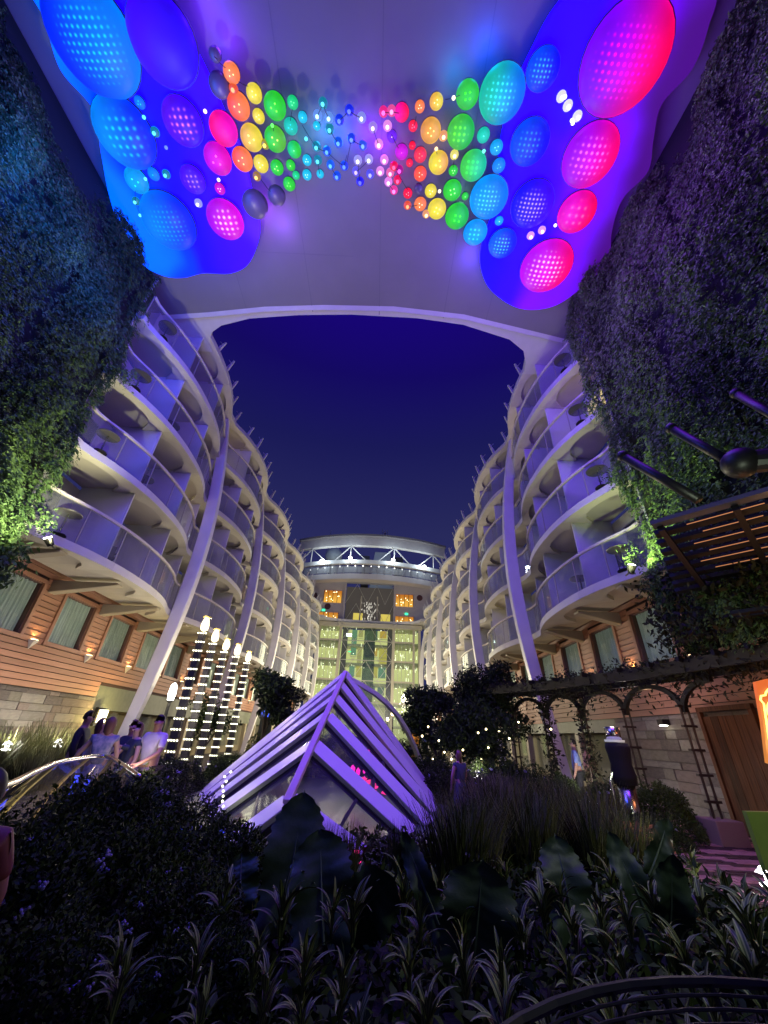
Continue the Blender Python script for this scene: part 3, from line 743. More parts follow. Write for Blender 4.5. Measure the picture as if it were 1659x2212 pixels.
for a, b in [((694, 233), (682, 260)), ((694, 233), (707, 265)), ((730, 270), (752, 249)), ((752, 249), (779, 265)), ((709, 290), (728, 319)), ((757, 311), (747, 360)), ((757, 311), (782, 325)), ((703, 338), (741, 370)), ((741, 370), (747, 345)), ((680, 328), (703, 338)), ((683, 358), (688, 388)), ((711, 368), (725, 392)), ((771, 358), (776, 404)),
             ((767, 382), (795, 356)), ((827, 252), (850, 252)), ((804, 286), (817, 323)), ((845, 300), (860, 330)), ((850, 371), (862, 379)), ((838, 405), (850, 423)), ((509, 185), (530, 195)), ((558, 397), (585, 430)), ((285, 412), (284, 446)), ((284, 446), (296, 474)), ((963, 224), (981, 219)), ((981, 219), (1000, 212)), ((983, 346), (980, 372)),
             ((899, 260), (895, 280)), ((943, 330), (945, 345)), ((862, 390), (880, 420)), ((627, 245), (623, 270)), ((649, 280), (680, 328)), ((845, 250), (866, 254)), ((1054, 340), (1047, 335)), ((455, 130), (480, 155)), ((880, 456), (905, 453)), ((584, 279), (589, 300))]:
    wire(a, b)
wires.build('cable', M_wire, scul, kind='stuff')
# the light those lamps throw
def washl(px, py, col, pw, dz=3.6, rad=1.5):
    p = pl((px, py)); light('sculpture_light', 'POINT', (p.x, p.y, p.z - dz), pw, col, rad)
washl(200, 230, (.0, .12, 1), 1100); washl(340, 460, (.0, .12, 1), 520); washl(420, 300, (.14, .02, 1), 470); washl(520, 490, (.24, .10, 1), 430)
washl(1300, 170, (.24, .0, 1), 220); washl(1230, 360, (.26, .02, 1), 380); washl(1130, 570, (.28, .10, 1), 500); washl(1130, 280, (.08, .04, 1), 400); washl(1050, 500, (.14, .10, 1), 380)
p_ = pl((700, 480)); light('sculpture_spot', 'SPOT', (p_.x, p_.y, p_.z - .5), 11000, (.20, .055, 1), .5, target=(-1.0, 10.3, .8), angle=34, blend=.6)
for a_, b_, c_, p_w in ((590, 290, (.15, .8, .1), 7), (515, 260, (1, .35, .1), 6), (940, 330, (1, .6, .15), 7), (1010, 300, (.1, .9, .2), 8), (1000, 450, (.15, .9, .2), 6), (690, 310, (.03, .4, 1), 26), (735, 320, (.02, .12, 1), 34), (785, 315, (.16, .0, 1), 46), (825, 340, (.3, .0, 1), 34), (556, 480, (.3, .02, 1), 40), (600, 520, (.3, .08, 1), 26), (1020, 590, (.1, .05, 1), 40), (985, 180, (.02, .25, .7), 26), (1060, 120, (.0, .08, 1), 44), (470, 110, (.2, .03, 1), 30), (420, 30, (.12, .02, 1), 40), (870, 370, (1, .05, .25), 6), (640, 330, (.05, .8, .6), 6)):
    washl(a_, b_, c_, p_w * 1.1, -.50, .2)

# ================================================================== FAR END: ATRIUM
D = 62.0; XC = -1.75
def fz(t): return EYE + t * D
atr = thing('atrium_building', 'glass atrium front with diagonal trusses closing the far end of the park', 'building', (XC, D, 0))
M_cream = mat('cream_steel', (.50, .47, .36), .45)
M_truss = mat('truss_steel', (.42, .42, .36), .4)
M_int = mat('interior_wall', (.30, .30, .20), .8, var=.2, scale=.4, emit=s2l((200, 195, 130)), es=1.25)
M_inty = mat('interior_yellow', (.5, .42, .15), .8, emit=s2l((225, 205, 90)), es=.85)
M_intd = mat('interior_dark', (.06, .05, .05), .7, emit=s2l((70, 66, 60)), es=.7)
floors = [0.4, 2.9, 5.7, 8.55, 11.4, 14.25, 17.0]
MB().b2((-10.2, D + 5, 0), (6.8, D + 5.3, 17.1)).build('back_wall', M_int, atr)
fl = None
for z in floors[1:]:
    for xa, xb in ((-10.0, -6.1), (2.7, 6.5)):
        MB().b2((xa, D + .15, z - .25), (xb, D + 4.9, z)).build('floor_slab', M_cream, atr)
for z in floors[2:-1]:
    MB().b2((-5.6, D + 2.3, z - .35), (2.2, D + 4.9, z)).build('floor_slab', M_cream, atr)
for k_, z_ in enumerate(floors[:-1]):
    for q_, (xa, xb) in enumerate(((-4.3, -3.3), (-3.2, -2.4), (-.6, .2), (.3, 1.6))):
        w_ = r0_ = random.Random(k_ * 10 + q_).random()
        cc_ = [(225, 205, 90), (200, 190, 120), (120, 165, 130), (235, 190, 80), (90, 120, 100)][int(w_ * 5)]
        za_ = z_ + [.1, .9, 1.3][int(w_ * 97) % 3]
        MB().b2((xa, D + 3.2, za_), (xb - .3 * w_, D + 3.4, z_ + 2.45)).build('lit_wall', glow('lit_wall_%d_%d_%d' % cc_, s2l(cc_), .75), atr)
        MB().b2((xa, D + 3.0, z_ + 1.0), (xb, D + 3.05, z_ + 1.06)).build('gallery_rail', M_truss, atr)
for xa in (-5.4, 1.85):
    MB().b2((xa - .3, D + 1.6, .5), (xa + .55, D + 1.8, 17)).build('dark_shaft', M_intd, atr)
MB().lathe([(.9, 1), (.9, 16.9)], (-1.3, D + 1.5, 0), n=16).build('lift_shaft', glass('lift_glass', (.5, .6, .6), .2, base=(.2, .25, .22), opac=.4), atr)
lc = MB().lathe([(.2, 0), (.75, .3), (.8, 2.2), (.6, 2.6), (.1, 2.75)], (-1.3, D + 1.45, 12.0), n=16).build('lift_car', mat('lift_car', (.15, .16, .14), .4, emit=(.3, .3, .2), es=.15), atr)
c = copy_tree(lc, loc=lc.location + Vector((0, 0, -8.2)), parent=atr)
# pillars and mullions
for x, w in ((-10.1, .34), (-9.2, .3), (-5.9, .42), (2.45, .42), (5.6, .3), (6.5, .34)):
    MB().b2((x - w / 2, D - .25, 0), (x + w / 2, D + .1, 16.9)).build('pillar', M_cream, atr)
z0 = 2.9; H = 2.85
tr = 0
for k in range(5):
    za = 2.9 + H * k; zb_ = za + H
    for a, b in (((-5.7, za), (-3.65, zb_)), ((-3.65, za), (-5.7, zb_)), ((2.25, za), (.2, zb_)), ((.2, za), (2.25, zb_)), ((-3.65, za), (-1.75, zb_)), ((.2, za), (-1.75, zb_))):
        MB().beam((a[0], D - .1, a[1]), (b[0], D - .1, b[1]), .07, .07).build('brace', M_truss, atr)
    MB().b2((-5.7, D - .14, zb_ - .05), (2.25, D - .06, zb_ + .05)).build('crossbeam', M_truss, atr)
    for xa, xb in ((-9.05, -6.1), (2.66, 5.45)):
        MB().b2((xa, D - .12, zb_ - .12), (xb, D - .04, zb_ + .12)).build('transom', M_cream, atr)
        for q in range(1, 5):
            x = xa + (xb - xa) * q / 5
            if k == 0: MB().b2((x - .025, D - .1, 2.9), (x + .025, D - .05, 16.9)).build('mullion', M_truss, atr)
MB().b2((-10.1, D + .11, .4), (6.5, D + .13, 16.9)).build('glass_front', glass('atrium_glass', (.85, .92, .85), .1, rough=.3), atr)
# sparkling room lights seen through the glass (small lamps)
bl = MB(); r3 = random.Random(5)
for k, z in enumerate(floors[:-1]):
    for xa, xb, n in ((-9.0, -6.2, 20), (2.8, 5.4, 20), (-4, .8, 8), (-10, -9.3, 3), (5.8, 6.4, 3)):
        for q in range(n):
            x = r3.uniform(xa, xb); zz = z + r3.choice([2.3, 2.45, 2.5, 1.9, 1.3, .9, .6]); yy = D + r3.uniform(.4, 4.5)
            if r3.random() < .35: bl.b2((x - .02, yy, zz - .3), (x + .02, yy + .03, zz + .2))
            else: bl.ico((x, yy, zz), r3.uniform(.045, .09), 1)
bl.build('room_light', glow('room_light', (1, .95, .7), 3.2), atr, kind='stuff')
MB().b2((-5.0, D + .6, 15.1), (-4.2, D + .9, 15.45)).build('ceiling_light', glow('cool_tube', (.9, 1, 1), 8), atr)
for x in (-4.6, ): MB().b2((x, D + .8, 12.7), (x + .5, D + .83, 12.85)).build('exit_sign', glow('exit_green', (.05, 1, .4), 2), atr)
# cornice above glass
MB().b2((-10.4, D - .5, 16.3), (6.9, D + .05, 16.95)).build('cornice', M_cream, atr)
for i, x in enumerate((-6.3, -5.6, 2.2, 2.9)):
    MB().b2((x - .06, D - .9, 16.35), (x + .06, D - .4, 17.0)).build('cornice_bracket', M_cream, atr)
light('atrium_light', 'AREA', (XC, D - 1.2, 9), 1300, (1, .95, .62), target=(XC, 30, 4), size=9)

# ------------------------------------------------ lounge above
lou = thing('lounge_deck', 'white upper lounge with amber windows and glass railing above the atrium', 'deck building', (XC, D + 1, 17.1))
M_lw = mat('lounge_wall', (.50, .46, .46), .5, var=.05)
zt_ = fz(.3666)
for xa, xb in ((-15.0, -5.9), (2.5, 11.6)):
    MB().b2((xa, D + 1.2, 17.1), (xb, D + 1.5, zt_)).build('wall', M_lw, lou)
M_amb = glow('amber_room', s2l((250, 185, 70)), .9, c2=s2l((200, 120, 30)), axis=2, lo=-.6, hi=.9)
for (xa, xb, za, zb_) in ((-9.4, -6.4, fz(.305), fz(.338)), (2.6, 5.6, fz(.303), fz(.336)), (-9.9, -6.7, fz(.256), fz(.278)), (2.5, 5.7, fz(.254), fz(.276))):
    n = node('lounge_window', lou, ((xa + xb) / 2, D + 1.2, (za + zb_) / 2))
    MB().b2((xa, D + 1.13, za), (xb, D + 1.18, zb_)).build('lit_pane', M_amb, n)
    m_ = MB()
    for q in range(5): x = xa + (xb - xa) * q / 4; MB().b2((x - .04, D + 1.05, za), (x + .04, D + 1.12, zb_)).build('window_bar', mat('bar_brown', (.12, .07, .04), .5), n)
    bb = MB()
    for q in range(12): bb.ico((r3.uniform(xa + .2, xb - .2), D + 1.1, r3.uniform(za + .2, zb_ - .1)), .07, 1)
    bb.build('bulb', glow('amber_bulb', (1, .85, .5), 5), n, kind='stuff')
for x, z in ((-10.8, fz(.322)), (-8.6, fz(.294)), (6.7, fz(.329))):
    MB().add([(x + .5 * math.cos(a), D + 1.15, z + .5 * math.sin(a)) for a in np.linspace(0, 2 * math.pi, 20, endpoint=False)] + [(x + .5 * math.cos(a), D + 1.2, z + .5 * math.sin(a)) for a in np.linspace(0, 2 * math.pi, 20, endpoint=False)],
             [tuple(range(20))] + [(i, (i + 1) % 20, 20 + (i + 1) % 20, 20 + i) for i in range(20)]).build('porthole', mat('porthole_dark', (.09, .04, .04), .3), lou)
for x in (-9.2, 4.5): MB().b2((x - .25, D + 1.1, fz(.281)), (x + .25, D + 1.15, fz(.286))).build('exit_sign', MATS['exit_green'], lou)
MB().b2((-5.9, D + 4, 17.1), (2.5, D + 4.2, zt_)).build('back_wall', M_intd, lou)
for xa in (-4.4, .3): MB().b2((xa, D + 3.5, 17.3), (xa + 1.6, D + 3.6, fz(.29))).build('lit_wall', M_inty, lou)
ch = MB()
for q in range(60): x = -1.75 + r3.gauss(0, .7); z = r3.uniform(17.5, 21.0); ch.b2((x - .02, D + 2.5, z), (x + .02, D + 2.53, z + r3.uniform(.15, .5)))
ch.build('crystal_strand', glow('crystal', (1, .95, .8), 1.6), lou, kind='stuff')
for x in (-3.1, -.4): MB().beam((x, D + 2, fz(.33)), (x * .8 - .35 + (.4 if x > -1 else -.4), D + 2, 17.5), .5, .2).build('leaning_pier', M_cream, lou)
for x in (-5.9, 2.5): MB().b2((x - .18, D + .8, 17.1), (x + .18, D + 1.15, zt_)).build('pillar', M_lw, lou)
for k in range(2):
    za, zb_ = 17.2 + 3.3 * k, 20.5 + 3.3 * k
    for a, b in (((-5.7, za), (-3.9, zb_)), ((-3.9, zb_), (-2.1, za)), ((-2.1, za), (-.6, zb_)), ((-.6, zb_), (.9, za)), ((.9, za), (2.3, zb_))):
        MB().beam((a[0], D + 1, a[1]), (b[0], D + 1, b[1]), .06, .06).build('brace', M_truss, lou)
def arc_pts(y0, dep, z, w=9.6, n=21):
    return [(XC - w + 2 * w * i / (n - 1), y0 - dep * (1 - ((i / (n - 1)) * 2 - 1) ** 2), z) for i in range(n)]
def arc_band(z0, z1, y0, dep, th, m, name, par, w=9.6):
    A = arc_pts(y0, dep, z0, w); B = arc_pts(y0, dep, z1, w); A2 = [(x, y + th, z) for x, y, z in A]; B2_ = [(x, y + th, z) for x, y, z in B]
    return MB().strip(A, B).strip(B, B2_).strip(B2_, A2).strip(A2, A).build(name, m, par)
arc_band(fz(.357), fz(.372), D + 1.0, 3.0, 1.6, M_lw, 'balcony_fascia', lou, w=12.5)
arc_band(fz(.374), fz(.393), D + .98, 3.0, .03, glass('deck_glass', (.85, .88, .9), .2, base=(.5, .5, .5), opac=.45), 'deck_glass', lou, w=12.5)
for i, p in enumerate(arc_pts(D + .95, 3.0, 0, w=12.5, n=23)):
    MB().b2((p[0] - .04, p[1] - .04, fz(.372)), (p[0] + .04, p[1] + .04, fz(.396))).build('deck_post', mat('deck_post', (.2, .2, .22), .5), lou)
dl = MB()
for p in arc_pts(D + 1.6, 3.0, fz(.397), w=10.6, n=17): dl.ico(p, .12, 1)
dl.build('downlight', glow('downlight', (1, .97, .88), 7), lou, kind='stuff')
MB().b2((-11, D + 3.0, fz(.372)), (8, D + 3.2, fz(.392))).build('deck_back', mat('deckback', (.4, .38, .36), .6), lou)
# bridge truss
bri = thing('roof_bridge', 'curved white bridge with triangular trusses and floodlights crossing above the lounge', 'bridge', (XC, D, 26))
arc_band(fz(.398), fz(.409), D + 1, 3.4, .7, M_white, 'lower_chord', bri, w=13)
arc_band(fz(.452), fz(.480), D + 1, 3.4, .8, M_white, 'upper_band', bri, w=13)
arc_band(fz(.4802), fz(.486), D + .8, 3.4, 1.2, mat('roof_grey', (.25, .24, .26), .5), 'roof_edge', bri, w=13.2)
def arcxy(x, dep=3.4): return D + 1.15 - dep * (1 - ((x - XC) / 13) ** 2)
for x in (-5.3, 2.1, 9.0, -12.2):
    w = .09
    for dx in (-2.6, 0, 2.6):
        x2 = x + dx; x1 = x
        MB().beam((x1, arcxy(x1), fz(.45)), (x2, arcxy(x2), fz(.409)), .13 if dx else .16, .13).build('truss_member', M_white, bri)
for i, x in enumerate((-10.2, -5.25, 1.9, 7.3)):
    p = (x, arcxy(x) - .5, fz(.411 if i in (1, 2) else .405))
    MB().ico(p, .32, 2).build('floodlight', glow('flood', (.95, 1, 1), 12), bri)
    light('floodlight_beam', 'POINT', (p[0], p[1] - .8, p[2] + .4), 320, (.72, .9, 1), .3)
# things up on deck
rd = thing('radar_dome', 'pale round radar dome on a bracket seen through the bridge truss', 'radar dome', (-9.2, 68, 27))
MB().lathe([(.05, 0), (.9, .25), (1.5, .9), (1.65, 1.7), (1.4, 2.6), (.8, 3.2), (.05, 3.4)], (-9.2, 68, 29.3), n=24).build('dome', mat('dome_white', (.5, .56, .6), .5), rd, smooth=True)
MB().tube([(-10.2, 68, 26.5), (-9.5, 68, 29.4)], .12).build('strut', M_white, rd); MB().tube([(-8.2, 68, 26.5), (-8.9, 68, 29.4)], .12).build('strut', M_white, rd); MB().lathe([(.5, 27), (.4, 29.3)], (-9.2, 68, 0)).build('pedestal', M_white, rd)
fu = thing('funnel', 'broad tapering pale funnel rising behind the middle of the bridge', 'funnel', (.2, 70, 25))
fm = MB(); fm.add([(-2.2, 70, 25), (2.4, 70, 25), (2.4, 73, 25), (-2.2, 73, 25), (-1.4, 70, 33.2), (1.7, 70, 33.2), (1.7, 73, 33.2), (-1.4, 73, 33.2)], [(0, 3, 2, 1), (4, 5, 6, 7), (0, 1, 5, 4), (1, 2, 6, 5), (2, 3, 7, 6), (3, 0, 4, 7)])
fm.build('casing', mat('funnel_white', (.5, .56, .62), .5), fu, bevel=.15)
MB().b2((2.6, 69.5, 26), (4.2, 72, 32)).build('side_vent', mat('vent_dark', (.06, .06, .08), .6), fu); MB().b2((-3.8, 69.5, 26), (-2.4, 72, 32)).build('side_vent', MATS['vent_dark'], fu)
an = thing('antenna', 'small white antenna cluster standing on the bridge roof', 'antenna', (.35, 66, 33))
MB().tube([(.35, 60.6, fz(.486)), (.35, 60.6, fz(.505))], [.25, .16]).build('mast', M_white, an)
MB().ico((.35, 60.6, fz(.50)), .28, 2).build('radome', M_white, an)
for dx in (-.5, .5): MB().tube([(.35 + dx, 60.6, fz(.486)), (.35 + dx * .9, 60.6, fz(.512))], .04).build('whip', M_truss, an)
an2 = MB().tube([(-9.3, 61, fz(.48)), (-9.25, 61, fz(.505))], .04).build('whip_antenna', M_truss); tag(an2, 'thin single whip antenna on the left end of the bridge roof', 'antenna')

# ================================================================== LIVING WALLS
def ivywall(s, x0, y0, y1, z0, z1, n, name, label):
    t = thing('living_wall', label, 'living wall', (x0, (y0 + y1) / 2, z0))
    bump_c = [(r3.uniform(y0, y1), r3.uniform(z0, z1), r3.uniform(.5, 1.3), r3.uniform(.25, .75)) for _ in range(70)]
    Y = rng.uniform(y0, y1, n); Z = rng.uniform(z0, z1, n); dep = np.zeros(n)
    for cy, cz, r, h in bump_c:
        # drooping fern clumps: longer downward
        d = ((Y - cy) / r) ** 2 + ((Z - cz) / (r * (1.9 if True else 1))) ** 2
        dep = np.maximum(dep, h * np.exp(-d * 1.4))
    gap = np.sin(Y * 2.9 + .8 * np.sin(Z * .9)) * .5 + np.sin(Z * 2.1 + Y) * .3
    dep += .10 * gap
    edge = np.minimum(1, np.minimum((y1 - Y) / .25, (Z - z0) / .5)); dep *= np.clip(edge, .45, 1)
    keep = ~((np.abs(((Y * .55 + .13 + .03 * np.sin(Z * 1.7)) % 1) - .5) < .07) & (rng.random(n) < .93)); keep &= rng.random(n) < np.clip(.35 + dep * 1.6, 0, 1)
    Y, Z, dep = Y[keep], Z[keep], dep[keep]; nf = len(Y)
    sh_ = 1.0 * np.clip((Z - 13.2) / 3.6, 0, 1) ** 1.3 * np.clip((9.0 - Y) / 4, 0, 1)
    root_ = np.stack([x0 - s * (dep * rng.uniform(.7, 1.0, nf) + .04 - sh_), Y + rng.normal(0, .05, nf), Z], 1)
    K = 9; a = rng.uniform(-1, 1, nf) * 1.1; Lf_ = rng.uniform(.25, .6, nf); out_ = rng.uniform(.3, 1.0, nf)
    VV, FF = [], []; b_ = 0
    for k in range(K):
        tt = (k + .5) / K
        c_ = root_ + np.stack([-s * out_ * Lf_ * (tt - .55 * tt * tt) * .9, np.sin(a) * Lf_ * tt * .6, Lf_ * (.25 * tt - .95 * tt * tt)], 1)
        for sgn in (-1, 1):
            dr = np.stack([-s * .35 * np.ones(nf), np.cos(a) * sgn * .9, -.25 - .8 * tt * np.ones(nf)], 1)
            v_, f_ = leaves(c_, .115 * (1 - .45 * tt), dirs=dr * 2.2, aspect=.34, droop=.1, spread=.55)
            VV.append(v_); FF.append(f_ + b_); b_ += len(v_)
    V = np.concatenate(VV); F = np.concatenate(FF)
    V[:, 0] -= x0; V[:, 1] -= (y0 + y1) / 2; V[:, 2] -= z0
    mesh_np('fern_foliage', V, F, M_ivy, t, 'stuff')
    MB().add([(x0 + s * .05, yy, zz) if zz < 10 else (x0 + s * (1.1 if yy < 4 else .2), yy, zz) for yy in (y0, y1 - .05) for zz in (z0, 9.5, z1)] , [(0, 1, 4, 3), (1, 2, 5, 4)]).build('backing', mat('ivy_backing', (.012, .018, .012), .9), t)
    y = y0 + .5
    while y < y1: MB().beam((x0 - s * .08, y, z0 + .3), (x0 - s * .06, y, 9.5), .09, .07).beam((x0 - s * .06, y, 9.5), (x0 + s * .1, y, 12.5), .09, .07).build('support_slat', M_dark, t); y += 1.82
    return t
ivL = ivywall(-1, -9.25, -4, 8.75, 4.6, 16.8, 24000, 'l', 'tall fern wall on the left lit green below and blue above')
ivR = ivywall(1, 7.15, -4, 9.0, 3.5, 16.8, 24000, 'r', 'tall dark fern wall on the right washed purple near the ceiling')
def spot(name, p, label, tgt, pw, col, ang=85):
    t = thing('spotlight', label, 'spotlight', p)
    d = (Vector(tgt) - Vector(p)).normalized()
    MB().tube([Vector(p) - d * .16, Vector(p) + d * .04], [.07, .10], 12).build('lamp_body', M_dark, t)
    MB().tube([Vector(p) + d * .042, Vector(p) + d * .07], .085, 12).build('lens', M_lampw, t, smooth=True)
    MB().tube([Vector(p) - d * .1, Vector(p) + Vector((0, .3, -.1))], .02, 6).build('arm', M_dark, t)
    light(name, 'SPOT', Vector(p) + Vector((.75 if p[0] < 0 else -.4, -.2, -.25)), pw, col, .06, target=tgt, angle=ang)
spot('ivy_spot', (-8.25, 8.75, 5.45), 'bright white spotlight at the foot of the left fern wall', (-9.6, 5.6, 9.2), 950, (1, .98, .55), 140)
spot('ivy_spot', (6.25, 8.85, 5.5), 'bright white spotlight at the foot of the right fern wall', (7.15, 8.1, 9.0), 480, (.85, 1, .42), 120)
# sprigs where foliage spills onto balcony ends
for (x, y, z, par) in ((-8.7, 8.95, 11.5, ivL), (6.75, 9.25, 11.4, ivR), (6.8, 9.3, 8.6, ivR), (-8.6, 8.8, 5.9, ivL), (6.6, 9.2, 5.9, ivR)):
    Pp = rng.normal(size=(220, 3)) * np.array([.13, .13, .16]); V, F = leaves(Pp, .09, droop=.2)
    mesh_np('fern_tuft', V, F, M_ivy, par, 'stuff', loc=Vector((x, y, z)) - WLOC(par))

# ================================================================== PYRAMID SKYLIGHT
A = Vector((-.90, 12, 3.04)); N_ = Vector((-1.16, 6.8, .68))
sky_ = thing('pyramid_skylight', 'white ribbed glass pyramid skylight washed violet in the middle of the garden', 'skylight', (-1.1, 9.5, 0))
def ridge_at(py):
    best = min(np.linspace(0, 1, 400), key=lambda t: abs((lambda v: 1106 - 830 * v.dot(UP) / v.dot(FW))(N_.lerp(A, t) - Vector((0, 0, EYE))) - py)); return N_.lerp(A, best)
rg = [N_, ridge_at(1619), ridge_at(1553), ridge_at(1513), ridge_at(1485), A]
Lf = [Vector(p) for p in ((-1.98, 6.75, .1), (-2.92, 9.0, .1), (-3.47, 10.2, .1), (-3.82, 10.9, .1), (-4.1, 11.6, .1), (-4.3, 12.3, .1))]
Rt = [Vector(p) for p in ((-.1, 6.9, .1), (.74, 8.5, .1), (1.17, 9.4, .1), (1.47, 10.9, .1), (1.66, 12.3, .1), (1.80, 13.6, .1))]
M_py = mat('skylight_frame_paint', (.60, .58, .60), .4)
M_pyd = mat('skylight_gasket', (.03, .03, .035), .5)
M_pyg = glass('skylight_glass', (.75, .76, .82), .25, base=(.16, .15, .2), opac=.14, rough=.06)
for side, E in (('l', Lf), ('r', Rt)):
    nrm0 = (E[2] - rg[2]).cross(A - N_).normalized()
    if nrm0.z < 0: nrm0 = -nrm0
    for i in range(6):
        a, b = rg[i], E[i]
        d = (b - a).normalized()
        w = .47 if i < 5 else .55
        along = (A - N_).normalized()
        along = (along - d * along.dot(d)).normalized()
        q = along * (w / 2)
        up_ = nrm0 * .10
        a2 = a + along * 0; top = [a2 - q * .9, b - q, b + q, a2 + q * .9]
        MB().add([p + up_ for p in top] + [p - up_ * .2 for p in top], [(0, 1, 2, 3), (7, 6, 5, 4), (0, 4, 5, 1), (1, 5, 6, 2), (2, 6, 7, 3), (3, 7, 4, 0)]).build('rafter', M_py, sky_, bevel=.012)
        MB().add([p + up_ * .3 for p in (top[1] - q * .10, top[0] - q * .10, top[0], top[1])] + [p - up_ * .5 for p in (top[1] - q * .10, top[0] - q * .10, top[0], top[1])], [(0, 1, 2, 3), (7, 6, 5, 4), (0, 4, 5, 1), (1, 5, 6, 2), (2, 6, 7, 3), (3, 7, 4, 0)]).build('gasket', M_pyd, sky_)
        if i < 5:
            g_ = [rg[i], E[i], E[i + 1], rg[i + 1]]
            MB().add([p + nrm0 * .0 for p in g_], [(0, 1, 2, 3)]).build('pane', M_pyg, sky_)
            m1 = rg[i].lerp(E[i], .62); m2 = rg[i + 1].lerp(E[i + 1], .5)
            if i < 3: MB().beam(m1 - nrm0 * .05, m2 - nrm0 * .05, .05, .09, nrm0).build('glazing_bar', M_pyd, sky_)
MB().beam(N_ - (A - N_).normalized() * .1 + Vector((0, 0, .10)), A + Vector((0, 0, .12)), .12, .10).build('ridge_beam', mat('ridge_paint', (.55, .45, .42), .4), sky_, bevel=.02)
# far faces
bkr = Vector((.1, 17, .3)); bkl = Vector((-3.9, 16.8, .3))
for a, b, n in ((A, bkr, 'hip_rafter'), (A, bkl, 'hip_rafter'), (A, Vector((1.8, 13.6, .1)), 'hip_rafter')):
    MB().beam(a, b, .12, .16).build(n, M_py, sky_)
crv = [A.lerp(Vector((1.9, 15.5, .2)), t) + Vector((.25, 0, .55)) * math.sin(math.pi * t) for t in np.linspace(0, 1, 9)]
cm = MB()
for p, q in zip(crv[:-1], crv[1:]): cm.beam(p, q, .12, .12)
cm.build('curved_rim', M_py, sky_)
MB().strip(crv, [A.lerp(bkr, t) for t in np.linspace(0, 1, 9)]).build('pane', M_pyg, sky_)
MB().add([A, bkr, bkl], [(0, 1, 2)]).build('pane', M_pyg, sky_)
# curb and well
MB().prism([(-4.1, 6.3), (-4.4, 12.4), (-4.0, 17), (.2, 17.2), (1.9, 15.6), (1.9, 8.0), (.2, 6.4)][::-1], .16, .2).build('light_well_floor', mat('well', (.03, .03, .045), .4), sky_)
wl_ = MB()
for i in range(5): wl_.b2((-3.4 + i * .5, 7.6, .22), (-3.2 + i * .5, 7.63, .26))
wl_.build('blue_strip', M_blueled, sky_, kind='stuff')
rr_ = MB()
for i in range(14): rr_.b2((-.75 + r3.uniform(0, .8), 6.5 + r3.uniform(0, .1), .25 + r3.uniform(0, .15)), (-.68 + r3.uniform(0, .8) * 0 + r3.uniform(-.02, .04), 6.62, .30))
rr_ = MB()
for i in range(10): x = -.9 + i * .09 + r3.uniform(-.02, .02); z = .22 + (i % 3) * .05; rr_.b2((x, 6.3, z), (x + .06, 6.33, z + .03))
rr_.build('red_strip', M_redrefl, sky_, kind='stuff')  # red reflections in the glass, put in as small glowing bars
pk = MB()
for i in range(16): pk.b2((-.6 + r3.uniform(0, 1.2), 10.6 + r3.uniform(0, .5), .6 + r3.uniform(0, .9)), (-.6 + r3.uniform(0, 1.2) * 0 - .0 + r3.uniform(0, 1.2), 10.62, .62)) if False else pk.ico((-.5 + r3.gauss(.3, .25), 11.0, .9 + r3.gauss(0, .22)), r3.uniform(.02, .06), 1, (1.2, .3, 2))
pk.build('pink_lamp', M_pinkrefl, sky_, kind='stuff')  # glowing blobs stand in for pink reflections in the glass
pk = MB()
for i in range(14): pk.ico((-.1 + r3.gauss(.1, .22), 9.6, .75 + r3.gauss(0, .07)), r3.uniform(.02, .05), 1, (2.2, .3, .8))
pk.build('red_lamp', M_redrefl, sky_, kind='stuff')  # second cluster of glowing blobs, standing in for red reflections
light('well_light', 'POINT', (-.8, 10.5, .8), 3, (1, .2, .6), .2); light('well_light', 'POINT', (-2.4, 8.2, .6), 2.5, (.8, .85, .5), .2)
wp = MB()
for i in range(8): wp.ico((-2.5 + r3.gauss(0, .06), 8.3, .45 + i * .07), .02, 1)
wp.build('string_light', glow('string_light', (1, 1, .7), 5), sky_, kind='stuff')
def at_x(px, py, x):
    d = ray(px, py); s = x / d.x
    return Vector((x, d.y * s, EYE + d.z * s))
def Rz(a): return Matrix.Rotation(a, 3, 'Z')
# ================================================================== PERGOLA (right)
per = thing('pergola', 'dark metal pergola with arched brackets and a vine grown roof along the right path', 'pergola', (6.3, 11, 0))
front = [(7.15, 6.0), (6.9, 7.8), (6.5, 10.1), (5.4, 13.1), (4.2, 15.2), (3.2, 16.9)]
posts = [(7.0, 9.6), (6.65, 11.3), (6.2, 12.8), (5.7, 14.3), (5.1, 15.8)]
zr = 3.2
for i, (x, y) in enumerate(posts):
    n = node('post', per, (x, y, 0))
    for q, (dx, dy) in enumerate(((-.08, 0), (.08, 0))):
        MB().tube([(x + dx, y + dy, .45), (x + dx, y + dy, 2.5)], .026, 8).build('pipe', M_bronze, n)
    for z in (.7, 1.15, 1.6, 2.05, 2.45): MB().b2((x - .15, y - .05, z), (x + .15, y + .05, z + .045)).build('ring', M_bronze, n)
    MB().b2((x - .28, y - .28, 0), (x + .28, y + .28, .45)).build('plinth', mat('plinth_brick', (.22, .13, .13), .8, bump=.4), n, bevel=.02)
    for dq, L in ((1, 0), (-1, 0)):
        j = i + dq
        if 0 <= j < len(posts): ex, ey = (posts[j][0] + x) / 2, (posts[j][1] + y) / 2
        else: ex, ey = x - (posts[i - dq][0] - x) * .5, y - (posts[i - dq][1] - y) * .5
        pts = [(x + (ex - x) * (1 - math.cos(t)), y + (ey - y) * (1 - math.cos(t)), 2.35 + (zr - .25 - 2.35) * math.sin(t)) for t in np.linspace(0, math.pi / 2, 9)]
        mb = MB()
        for a_, b_ in zip(pts[:-1], pts[1:]): mb.beam(a_, b_, .10, .10)
        mb.build('arch_bracket', M_dark, n)
